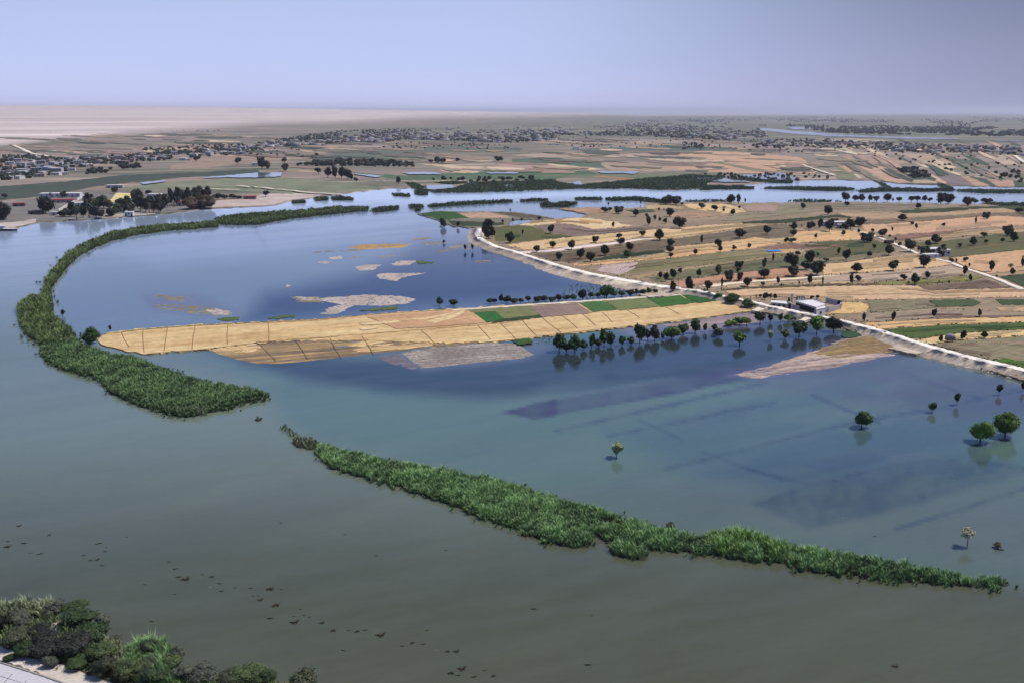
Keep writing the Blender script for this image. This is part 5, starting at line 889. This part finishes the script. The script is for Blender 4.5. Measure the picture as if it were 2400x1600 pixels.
p, q = np.array(r[0]), np.array(r[3]); MB().wall(p * .65 + q * .35, p * .35 + q * .65, 0.3, 0.2, 2.4).build('door', m_shade, an); p, q = np.array(r[3]), np.array(r[2]); MB().wall(p * .6 + q * .4, p * .4 + q * .6, 0.3, 1.4, 2.5).build('window', m_shade, an)
sh = thing_at('shed', 1825, 715, 'low white-roofed shed with grey panels at the left end of the compound', 'shed')
r = rel(sh, [at(x, y, H0 + 3.2) for x, y in ((1808, 705), (1842, 707), (1846, 713), (1806, 709))]); c_ = np.mean(r, 0)
MB().prism([tuple(c_ + (np.array(p) - c_) * 0.94) for p in r], 0, 3.1).build('wall', m_greyw, sh); MB().prism(r, 3.1, 3.4).build('roof', m_white, sh)
p, q = np.array(r[3]), np.array(r[2])
for f in (0.15, 0.45, 0.72): MB().wall(p * (1 - f) + q * f, p * (1 - f - .12) + q * (f + .12), 0.3, 0.2, 2.6).build('door', m_shade, sh)
pw = thing_at('compound_wall', 1910, 732, 'pale lavender perimeter wall round the white compound', 'wall'); wp_ = rel(pw, [at(x, y, H0) for x, y in ((1857, 725), (1885, 731), (1912, 735), (1940, 731), (1969, 725), (1971, 716), (1935, 708))])
mb = MB()
for p, q in zip(wp_[:-1], wp_[1:]): mb.wall(p, q, 0.35, 0, 2.5)
mb.build('wall', m_lav, pw)
for k, p in enumerate(wp_[:-1]): MB().box(p[0], p[1], 0, 0.7, 0.7, 2.9).build('pillar', m_white, pw)
gt = thing_at('gateway', 1850, 726, 'white gateway frame with a dark opening left of the compound wall', 'gate'); p, q = rel(gt, [at(1846, 725, H0), at(1855, 727, H0)]); p, q = np.array(p), np.array(q)
for e_ in (p, q): MB().box(e_[0], e_[1], 0, 0.6, 0.6, 3.4).build('post', m_white, gt)
MB().wall(p, q, 0.6, 3.4, 3.9).build('beam', m_white, gt); MB().wall(p * .8 + q * .2, p * .2 + q * .8, 0.2, 0, 3.2).build('door', m_shade, gt)
tp = thing_at('white_post', 1855, 712, 'tall white post standing between shed and farmhouse', 'post'); MB().box(0, 0, 0, 0.8, 0.8, 5.2).build('post', m_white, tp); MB().box(0, 0, 5.2, 1.2, 1.2, 0.3).build('cap', m_white, tp)
def house(px, py, w, d, h, rz, label, wall=m_lav, roof_m=m_white, name='house', z=H0, group=None, cat='house', ndoor=2, roof_over=0.5):
    o = thing_at(name, px, py, label, cat, z, group); o.rotation_euler = (0, 0, rz)
    MB().box(0, d / 2, 0, w, d, h).build('wall', wall, o); MB().box(0, d / 2, h, w + roof_over, d + roof_over, 0.35).build('roof', roof_m, o)
    for k in range(ndoor):
        x = (k + 0.5) / ndoor * w - w / 2; MB().box(x, -0.06, 0.1 if k % 2 == 0 else h * 0.4, min(1.6, w / ndoor * .5), 0.12, h * 0.6 if k % 2 == 0 else h * 0.35).build('door' if k % 2 == 0 else 'window', m_shade, o)
    return o
house(1962, 531, 20, 9, 3.6, 0.1, 'small white roofed farmhouse among the tree cluster on the plain', m_lav, ndoor=3)
house(1976, 536, 9, 7, 3.0, -0.2, 'little grey hut right of the small farmhouse', m_greyw, m_greyw, name='hut', cat='hut')
house(2191, 597, 13, 8, 3.8, 0.15, 'white roofed house behind round trees on the second road', m_darkw, ndoor=3); house(2216, 601, 8, 7, 4.2, 0.2, 'pale walled house at the right end of the second farmstead', m_white)
house(2185, 606, 10, 5, 2.6, 0.2, 'low white shed in front of the second farmstead', m_white, name='shed', cat='shed')
house(2086, 571, 6, 4, 2.2, 0, 'tiny dark hut beside the upper second road', m_darkw, m_darkw, name='hut', cat='hut')
# blue sheet, grey heap, pole
p = G(1814, 589, H0); bt = empty('tarpaulin', tuple(p)); tag(bt, 'bright blue tarpaulin spread on the tan sliver of the plain', 'tarpaulin')
rg = np.random.default_rng(2); X, Y = np.meshgrid(np.linspace(-5, 5, 12), np.linspace(-3.5, 3.5, 8), indexing='ij'); Z = 0.25 + 0.35 * vnoise(X.ravel() + 20, Y.ravel() + 20, 3.0, 4); i, j = np.meshgrid(np.arange(11), np.arange(7), indexing='ij'); a = (i * 8 + j).ravel()
build('sheet', np.column_stack([X.ravel(), Y.ravel(), Z]), np.stack([a, a + 8, a + 9, a + 1], 1), [m_blue], parent=bt)
hp = thing_at('hay_cart', 2227, 800, 'grey loaded cart with a drawbar standing on the yellow tan strip', 'cart'); mb = MB(); mb.box(0, 0, 0.7, 4.2, 2.4, 0.5); mb.build('bed', m_darkw, hp)
v, f = tube([(-2.4, 0, 1.2), (-1.8, 0, 1.9), (-0.5, 0.1, 2.3), (0.9, 0, 2.1), (1.9, 0, 1.5), (2.2, 0, 1.2)], [0.2, 1.0, 1.35, 1.2, 0.8, 0.15], 9); build('load', v, f, [m_greyw], parent=hp); MB().box(3.6, 0, 0.8, 3.2, 0.2, 0.15).build('drawbar', m_darkw, hp)
for sx in (-1.2, 1.2):
    v, f = tube([(sx, -1.35, 0.55), (sx, -1.1, 0.55)], [0.55, 0.55], 10); build('wheel', v, f, [m_shade], parent=hp); v, f = tube([(sx, 1.1, 0.55), (sx, 1.35, 0.55)], [0.55, 0.55], 10); build('wheel', v, f, [m_shade], parent=hp)
pl_ = thing_at('utility_pole', 1589, 683, 'thin dark utility pole where the farm track meets the embankment', 'pole'); v, f = tube([(0, 0, 0), (0, 0, 7.5)], [0.16, 0.11], 6); build('pole', v, f, [m_bark], parent=pl_); MB().box(0, 0, 6.9, 1.8, 0.14, 0.14).build('crossarm', m_bark, pl_)
cv = thing_at('culvert', 2159, 808, 'dark concrete culvert mouth under the embankment road', 'culvert', z=0.9); MB().box(0, 0, 0, 9, 1.2, 1.1, -0.5).build('wall', m_conc, cv); MB().box(0.2, -0.5, 0.1, 7, 0.6, 0.8, -0.5).build('opening', m_shade, cv)
# left bank villas, walls, landing
house(140, 463, 46, 12, 4.5, 0.12, 'long low white walled building behind the left bank gardens', m_white, m_white, ndoor=8)
house(196, 489, 16, 10, 6, 0.5, 'white villa half hidden by trees on the left bank', m_white, m_white, ndoor=4)
house(362, 468, 15, 9, 6, 0.1, 'small white house behind the tall trees of the left bank grove', m_white, m_white, ndoor=3); house(83, 502, 14, 6, 3, 0.1, 'low dark roofed hut on the left shore beside the big tree', m_darkw, m_darkw, name='hut', cat='hut'); house(44, 484, 12, 8, 3, 0.3, 'dark red roofed shed on the pinkish ground of the left shore', m_darkw, m_red, name='shed', cat='shed')
house(142, 475, 30, 10, 3, 0.1, 'red roofed market hall left of the slanting white wall', m_pinkw, m_red, ndoor=6); house(126, 505, 6, 5, 3.2, 0.1, 'tiny white cabin at the shore end of the slanting wall', m_white, m_white, name='cabin', cat='cabin', ndoor=1)
house(302, 507, 8, 5, 4, 0.05, 'white boathouse with dark arches on the left bank shore', m_white, m_white, name='boathouse', cat='boathouse', ndoor=3); house(278, 498, 9, 6, 3.5, 0.05, 'small pale pavilion left of the boathouse', m_conc, m_conc, name='pavilion', cat='pavilion')
house(425, 483, 8, 6, 4.5, 0.1, 'pinkish hut at the edge of the brown trees', m_pinkw, m_red, name='hut', cat='hut'); house(585, 467, 14, 7, 3, 0.1, 'low red roofed shed on the white sand of the far shore', m_darkw, m_red, name='shed', cat='shed')
house(600, 388, 16, 9, 4.5, 0.1, 'white house at the left of the tree pair above the pond', m_white, m_white); house(268, 441, 22, 9, 3.5, 0.1, 'pale farm building behind the yellow lot', m_lav, m_white, ndoor=3)
sw = thing_at('garden_wall', 165, 490, 'slanting white wall running up from the left shore', 'wall'); p, q = rel(sw, [at(137, 497, H0), at(200, 460, H0)]); MB().wall(p, q, 0.6, 0, 2.4).build('wall', m_white, sw); MB().wall(p, q, 0.8, 2.4, 2.6).build('coping', m_white, sw)
qs = thing_at('quay', 200, 514, 'white quay edge under the left bank gardens', 'quay', z=0.2); p, q = rel(qs, [at(162, 516, .2), at(237, 512, .2)]); MB().wall(p, q, 3, 0, 1.0).build('wall', m_white, qs); MB().wall(p, q, 3.4, 1.0, 1.2).build('coping', m_conc, qs)
bo = thing_at('moored_boat', 8, 541, 'white flat boat with a dark hull moored at the left edge', 'boat', z=0.0)
for nm, mt, pts, z0, z1 in (('hull', m_shade, [(-16, -2.5), (9, -2.6), (12, 0), (9, 2.6), (-16, 2.5)], 0, 1.6), ('deck', m_white, [(-16, -2.7), (9.3, -2.8), (12.6, 0), (9.3, 2.8), (-16, 2.7)], 1.6, 2.0), ('cabin', m_lav, [(-12, -1.8), (1, -1.8), (1, 1.8), (-12, 1.8)], 2.0, 4.0), ('roof', m_white, [(-13, -2.2), (2, -2.2), (2, 2.2), (-13, 2.2)], 4.0, 4.25)): MB().prism(pts, z0, z1).build(nm, mt, bo)
# ---------------------------------------------------------------- villages and the distant town
def small_house(w, d, h, wall, roof_m, k):
    mb = MB(); mb.box(0, 0, 0, w, d, h); n1 = len(mb.F); mb.box(0, 0, h, w + .3, d + .3, .3)
    if k % 2: mb.box(w * .2, d * .1, h + .3, w * .35, d * .4, 2.2)
    n2 = len(mb.F)
    for i in range(3): mb.box((i - 1) * w * .3, -d / 2 - .05, .4 if i == 1 else h * .4, 1.3, .12, h * .62 if i == 1 else h * .35)
    me = mb.mesh('house', [wall, roof_m, m_shade]); me.polygons.foreach_set('material_index', np.concatenate([np.zeros(n1, int), np.ones(n2 - n1, int), np.full(len(mb.F) - n2, 2)]).astype(np.int32)); return me
HS = [(small_house(13, 9, 4, m_white, m_white, 0), 'white'), (small_house(16, 10, 4.2, m_greyw, m_greyw, 1), 'grey'), (small_house(12, 9, 6.5, m_lav, m_white, 0), 'tall pale'), (small_house(15, 9, 3.8, m_pinkw, m_pinkw, 1), 'pinkish'), (small_house(18, 11, 4, m_darkw, m_greyw, 0), 'brown'), (small_house(14, 10, 7, m_greyw, m_lav, 1), 'tall grey')]
def inpoly_pts(poly, n, seed, patchy=0.0):
    rg = np.random.default_rng(seed); q = np.array(poly, float); out = []
    while len(out) < n:
        P = rg.uniform(q.min(0), q.max(0), (n * 3, 2))
        if patchy: P = P[fbm(P[:, 0] + 500, (P[:, 1] + 50) * 9, 110, seed) > patchy]
        out += [tuple(p) for p in P[pip(P, q)]]
    return out[:n]
V_LEFT = [(0, 372), (60, 366), (180, 372), (300, 364), (420, 357), (600, 346), (620, 355), (560, 364), (430, 372), (330, 382), (230, 388), (180, 398), (120, 412), (0, 426)]
V_RIGHT = [(1790, 330), (1900, 326), (2000, 333), (2200, 340), (2400, 346), (2400, 368), (2330, 358), (2230, 360), (2120, 358), (2010, 350), (1900, 345), (1800, 345)]
TOWN = [(640, 332), (720, 318), (800, 308), (1000, 300), (1200, 291), (1400, 284), (1560, 290), (1780, 302), (1800, 322), (1700, 330), (1600, 325), (1500, 320), (1320, 318), (1290, 330), (1200, 336), (1050, 330), (960, 328), (900, 335), (800, 336), (700, 344), (600, 348), (600, 340)]
def plain_z(px, py): return LZ if py > 292 or px > 1300 else LZ
def put_house(x, y, k, words_, grp, seed):
    rg = random.Random(seed); p = G(x, y, LZ + .1); me, adj = HS[k]; o = inst('house', me, (p[0], p[1], LZ + .1), (rg.uniform(.8, 1.25),) * 3, rg.uniform(-.5, .5)); tag(o, words_.format(adj), 'house', grp); return o
for s, (pl, n, wd, grp) in enumerate(((V_LEFT, 118, '{} flat-roofed house among dark trees in the village beyond the left bank', 'houses of the left village'), (V_RIGHT, 95, '{} flat-roofed house of the village strip beyond the river on the right', 'houses of the right village'))):
    for k, (x, y) in enumerate(inpoly_pts(pl, n, 60 + s)): put_house(x, y, (k * 7 + s) % 6 if (k * 7) % 5 else 0, wd, grp, k)
for k, (x, y) in enumerate(((522, 361), (532, 361), (543, 361), (560, 361), (568, 361), (430, 376), (440, 376), (45, 420), (20, 421), (30, 418), (132, 411), (150, 410), (838, 331), (779, 334), (1290, 341), (1305, 341), (1350, 349))):
    put_house(x, y, 0, ('{} house with bright walls in a pale row below the left village grove' if k < 5 else '{} bright house standing apart beyond the river'), 'bright houses beyond the river', 900 + k)
def mass(name, label, cat, pts, protos, mats, seed, smin, smax):
    """too many to count: one object"""
    rg = np.random.default_rng(seed); Vs, Fs, vr, mi, o = [], [], [], [], 0
    arr = []
    for V, F, t, m in protos: arr.append((np.asarray(V), np.asarray(F), np.asarray(t), np.asarray(m)))
    for (x, y) in pts:
        V, F, t, m = arr[rg.integers(len(arr))]; p = G(x, y, LZ); s = rg.uniform(smin, smax); a = rg.uniform(0, 6.28) if seed % 2 else rg.uniform(-.5, .5); c_, s_2 = math.cos(a) * s, math.sin(a) * s
        W = np.stack([V[:, 0] * c_ - V[:, 1] * s_2, V[:, 0] * s_2 + V[:, 1] * c_, V[:, 2] * s * rg.uniform(.6, .95)], 1) + np.array([p[0], p[1], LZ]); Vs.append(W); Fs.append(F + o); vr.append(np.clip(t + rg.normal(0, .12), 0, 1)); mi.append(m); o += len(V)
    ob = build(name, np.concatenate(Vs), np.concatenate(Fs), mats, var=np.concatenate(vr), midx=np.concatenate(mi)); return tag(ob, label, cat, kind='stuff')
def blob(seed):
    rg = np.random.default_rng(seed); n = 46; d = rg.normal(0, 1, (n, 3)); d /= np.linalg.norm(d, axis=1)[:, None]; P = d * 0.42 * rg.uniform(.7, 1.15, (n, 1)); P[:, 2] = P[:, 2] * .9 + .45
    nn = d + rg.normal(0, .4, (n, 3)); u = np.cross(nn, rg.normal(0, 1, (n, 3))); u /= np.linalg.norm(u, axis=1)[:, None]; v = np.cross(nn, u); v /= np.linalg.norm(v, axis=1)[:, None]; s = .26 * rg.uniform(.7, 1.2, (n, 1))
    return np.stack([P - u * s, P - v * s, P + u * s, P + v * s], 1).reshape(-1, 3), np.arange(n * 4).reshape(-1, 4), rg.uniform(.2, .8, n), np.zeros(n, int)
BL = [blob(i) for i in range(5)]
def hbox(seed, w, d, h, m):
    mb = MB(); mb.box(0, 0, 0, w, d, h); return np.array(mb.V), np.array([f for f in mb.F]), np.full(6, .5), np.full(6, m)
HB = [hbox(i, w, d, h, m) for i, (w, d, h, m) in enumerate(((14, 10, 5, 0), (18, 12, 4, 1), (12, 9, 8, 2), (22, 12, 5, 1), (16, 14, 9, 3)))]
mass('town_houses', 'grey and pale flat houses of the distant town packed below the desert', 'town', inpoly_pts(TOWN, 700, 71, 0.42) + inpoly_pts([(560, 346), (640, 332), (720, 330), (800, 336), (700, 346), (600, 350)], 60, 72), HB, [m_lav, m_greyw, m_darkw, m_greyw], 72, .9, 1.5)
mass('town_trees', 'dark tree crowns between the houses of the distant town', 'trees', inpoly_pts(TOWN, 2600, 73, 0.44), BL, [M_LEAF['far']], 75, 5, 10)
mass('village_trees', 'dark garden trees among the village houses beyond the river', 'trees', inpoly_pts(V_LEFT, 360, 81) + inpoly_pts(V_RIGHT, 320, 83) + inpoly_pts([(330, 352), (400, 346), (500, 341), (590, 340), (610, 352), (540, 358), (470, 360), (430, 364), (370, 362)], 190, 85) + inpoly_pts([(0, 368), (70, 362), (60, 378), (0, 384)], 30, 86), BL, [M_LEAF['far']], 77, 5, 9)
belt = inpoly_pts([(689, 389), (740, 380), (800, 377), (890, 378), (968, 384), (970, 392), (880, 391), (800, 389), (740, 390)], 210, 91) + inpoly_pts([(1600, 335), (1640, 338), (1660, 348), (1600, 352)], 25, 92) + inpoly_pts([(1760, 338), (1840, 340), (1836, 350), (1770, 348)], 30, 93) + inpoly_pts([(2094, 394), (2150, 396), (2185, 416), (2141, 419)], 45, 94) + inpoly_pts([(200, 398), (265, 396), (262, 404), (205, 410)], 20, 95) + inpoly_pts([(270, 386), (330, 386), (328, 396), (290, 398)], 26, 96)
mass('tree_belt', 'dark tree belts and copses standing in the fields beyond the river', 'trees', belt, BL, [M_LEAF['far']], 79, 5, 9)
sc_ = inpoly_pts([(300, 306), (420, 300), (520, 304), (520, 309), (400, 309)], 60, 101) + inpoly_pts([(1290, 322), (1620, 322), (1800, 330), (2000, 350), (1900, 360), (1600, 350), (1300, 345)], 130, 102) + inpoly_pts([(900, 335), (1200, 338), (1210, 350), (1000, 352), (880, 348)], 60, 103) + inpoly_pts([(1990, 355), (2400, 360), (2400, 430), (2200, 400)], 70, 104) + inpoly_pts([(400, 330), (700, 350), (740, 372), (600, 372), (420, 345)], 50, 105) + inpoly_pts([(1010, 420), (1250, 416), (1250, 428), (1020, 428)], 40, 106) + inpoly_pts([(1640, 408), (1900, 408), (1960, 420), (1860, 424), (1740, 424)], 60, 107)
mass('scattered_trees', 'tiny trees scattered over the far fields', 'trees', sc_, BL, [M_LEAF['far']], 111, 3.5, 6.5)
hz = [(x, 262 + (y - 262)) for x, y in inpoly_pts([(1150, 284), (1500, 274), (2400, 272), (2600, 290), (2600, 325), (2200, 318), (1900, 312), (1800, 296), (1450, 284)], 3600, 113, 0.43)]
mass('horizon_trees', 'hazy blue groves towards the horizon on the right', 'trees', hz, BL, [M_LEAF['far']], 115, 6, 14)
# weeds and scrub along the field edges
rw = random.Random(17); wpts = []
for pl, wd in REGIONS:
    q = dense(pl, 3.0, 0.5, len(pl))
    for p_ in q:
        if p_[0] < 2420 and rw.random() < (0.28 if 'tan' in wd else 0.16): wpts.append((p_[0], p_[1]))
wpts += [(x, y - rw.uniform(3, 9)) for x, y in dense(EMB[3:], 4.0, 1.5, 5, False) if rw.random() < 0.55]
mass('field_weeds', 'low weeds and scrub along the edges of the field strips', 'weeds', wpts, BL, [M_LEAF['olive']], 117, 0.25, 0.85)
# gardens round the left bank villas
for k, (x, y) in enumerate(inpoly_pts([(135, 510), (165, 488), (215, 470), (300, 478), (400, 470), (470, 462), (480, 486), (420, 494), (360, 502), (240, 510)], 46, 119)):
    rk = random.Random(k); tree(x, y, rk.uniform(12, 20), rk.uniform(11, 23), rk.choice(['dusk', 'dusk', 'deep', 'dark', 'brown']), 'in the gardens between the left bank villas', group='garden bushes of the left bank', name='bush', cat='bush', low=0.02)
# ---------------------------------------------------------------- drift on the river
m_wood = flat_mat('wet_driftwood', (66, 58, 50), scale=2, amt=0.5); m_wood_l = flat_mat('bleached_driftwood', (190, 184, 176), scale=2, amt=0.3)
def drift(seed, n):
    rg = np.random.default_rng(seed); parts = []
    for k in range(n * 2):
        a = rg.uniform(-1.1, 1.1) if k else 0; L = rg.uniform(.25, .5) if k else .5; o = np.array([rg.uniform(-.2, .2), rg.uniform(-.08, .08), 0]); d = np.array([math.cos(a), math.sin(a), 0])
        parts.append(tube([o - d * L + [0, 0, -.02], o - d * L * .3 + [0, rg.uniform(-.05, .05), .03], o + d * L * .4 + [0, rg.uniform(-.06, .06), .04], o + d * L + [0, 0, rg.uniform(0, .16)]], [.01, .026, .022, .006], 5))
    V, F = merge(parts); return build('driftwood', V, F, [m_wood], link=False)
DR = [drift(1, 1), drift(2, 3), drift(3, 6), drift(4, 2)]
DB = "44 1232 14 2|116 1253 12 1|17 1268 10 3|55 1273 22 0|93 1298 20 0|18 1281 22 1|70 1296 9 3|236 1272 8 3|229 1274 20 0|245 1292 12 3|249 1282 10 0|228 1311 14 2|213 1312 12 1|238 1325 12 3|195 1301 10 3|410 1333 12 2|396 1316 14 0|435 1357 26 2|418 1352 22 0|473 1346 9 3|497 1351 16 1|492 1376 9 4|517 1385 12 3|513 1367 12 3|551 1377 8 3|582 1387 8 4|586 1378 12 3|591 1396 9 3|634 1380 26 1|658 1380 8 3|604 1395 8 3|610 1405 16 2|648 1418 26 1|703 1427 10 3|712 1441 8 3|723 1446 9 3|632 1449 24 0|690 1458 26 2|688 1444 9 3|755 1459 16 2|782 1477 20 1|816 1476 12 0|838 1479 18 1|855 1476 18 0|892 1488 26 2|941 1513 12 3|967 1506 16 1|990 1509 14 3|1000 1477 14 0|1020 1523 10 4|1050 1526 16 1|1070 1526 18 2|1058 1577 24 1|1082 1567 26 2|1072 1582 14 3|1134 1571 12 3|1158 1583 18 1|1110 1586 22 0|354 1455 12 3|803 1523 12 3|657 1225 8 3|881 1302 12 0|1044 1289 8 3|808 1252 9 3|2098 1561 20 2|1377 1558 26 0|1386 1442 8 3|2326 1281 12 4|2348 1288 14 2|1745 1324 6 3|2050 1256 9 3|1250 1427 20 0|408 1392 9 3|338 1369 9 3|296 1258 8 3|1978 1214 9 4"
GRPW = {0: 'thin dark stick floating on the grey river', 1: 'forked dark branch floating on the grey river', 2: 'tangled clump of dark branches floating on the grey river', 3: 'small dark floating lump of wood on the grey river', 4: 'small whitish bleached lump floating on the water'}
for tok in DB.split('|'):
    x, y, w, k = tok.split(); x, y, w, k = float(x), float(y), float(w), int(k); p = G(x, y, 0.02); s = mpp(p); me = DR[{0: 0, 1: 1, 2: 2, 3: 3, 4: 3}[k]]
    o = inst('driftwood', me, tuple(p), (w * s * .9, w * s * (1.5 if k != 0 else 1.1), w * s * 1.2), random.Random(x).uniform(-.35, .35), mat=m_wood_l if k == 4 else m_wood); tag(o, GRPW[k], 'driftwood', 'drift on the river')
# ---------------------------------------------------------------- what each tree is called
def words_for(t):
    o, x, yb, w, h, kd, place, grp, lab = t
    rt = h / w; sh = 'pencil-thin' if rt > 2.6 else 'slender' if rt > 1.5 else 'upright' if rt > 1.18 else 'broad' if rt < 0.78 else 'round'
    sz = 'big' if max(w, h) >= 23 else 'mid-sized' if max(w, h) >= 16 else 'small' if max(w, h) >= 10 else 'tiny'
    co = {'dark': 'dark', 'olive': 'olive', 'green': 'fresh green', 'deep': 'deep green', 'pale': 'pale', 'grey': 'grey green', 'white': 'whitish', 'brown': 'brownish', 'far': 'dark', 'moss': 'moss green', 'fern': 'deep green', 'yellow': 'yellow green', 'dusk': 'blackish', 'palm': 'dark'}[kd]
    if place is None:
        place = 'on the dry plain'
        if 1755 < x < 1975 and 690 < yb < 725: place = 'around the white compound'
        elif 1890 < x < 2022 and 525 < yb < 548: place = 'around the farmhouse cluster'
        elif yb < 485.5 and x > 1960: place = 'in the row on the river bank'
        elif yb < 485.5: place = 'on the river bank left of the row'
        elif yb < 500 and x < 1530: place = 'beside the flooded inlet'
        else:
            hit = [wd for pl, wd in REGIONS if pip(np.array([[x, yb - 0.5]]), pl)[0]]
            if hit: place = ('on the ' + hit[-1])
            if hit and hit[-1].startswith('olive ground'):
                rd = np.interp(x, [2026, 2063, 2145, 2221, 2324, 2400], [546, 558, 592, 613, 649, 680])
                place = 'beside the second road' if x > 2030 and abs(yb - rd) < 14 else 'on bare ground between strips, ' + ('right of the second road' if x > 2100 and yb < rd else 'near the embankment' if x < 1560 else 'left of the second road' if x > 1850 else 'mid plain')
    return co, sz, sh, place
ORD = ['', 'first', 'second', 'third', 'fourth', 'fifth', 'sixth', 'seventh', 'eighth', 'ninth', 'tenth', 'eleventh', 'twelfth', 'thirteenth', 'fourteenth']
same = {}
for t in TREES:
    o = t[0]
    if t[8]: o['label'] = t[8]; o['group'] = t[7]; continue
    co, sz, sh, place = words_for(t); nm = o['category']
    same.setdefault((co, sz, sh, nm, place), []).append(t)
for (co, sz, sh, nm, place), L in same.items():
    L.sort(key=lambda t: t[1])
    for k, t in enumerate(L):
        n_ = len(L); where = '' if n_ == 1 else (', ' + ('left' if k == 0 else 'right') + ' one of two' if n_ == 2 else f', {ORD[k + 1] if k < 14 else str(k + 1) + "th"} from left')
        s = f'{sz} {sh} {co} {nm} {place}{where}'; wd = s.split()
        if len(wd) > 15: s = f'{sz} {sh} {co} {nm} {place}'.replace(' the ', ' ').replace(' of slender trees', '') + where
        wd = s.split()
        t[0]['label'] = ' '.join(wd[:16]); t[0]['group'] = t[7] or 'trees'
# ---------------------------------------------------------------- dusty air
if True:
    x, y0, y1, z0, z1 = 69000, -700, 69000, -4, 236
    V = [(sx * x, yy, zz) for zz in (z0, z1) for sx, yy in ((-1, y0), (1, y0), (1, y1), (-1, y1))]
    m = bpy.data.materials.new('dusty_air'); m.use_nodes = True; n, l = m.node_tree.nodes, m.node_tree.links
    n.remove(n['Principled BSDF']); pv = n.new('ShaderNodeVolumePrincipled')
    pv.inputs['Color'].default_value = (0.80, 0.82, 0.98, 1); pv.inputs['Density'].default_value = 3.4e-5; pv.inputs['Anisotropy'].default_value = 0.2
    l.new(pv.outputs[0], n['Material Output'].inputs['Volume'])
    tag(build('haze', V, [[(0, 3, 2, 1), (4, 5, 6, 7), (0, 1, 5, 4), (1, 2, 6, 5), (2, 3, 7, 6), (3, 0, 4, 7)]], [m]), 'thin dusty blue air over the whole plain', 'haze', kind='stuff')
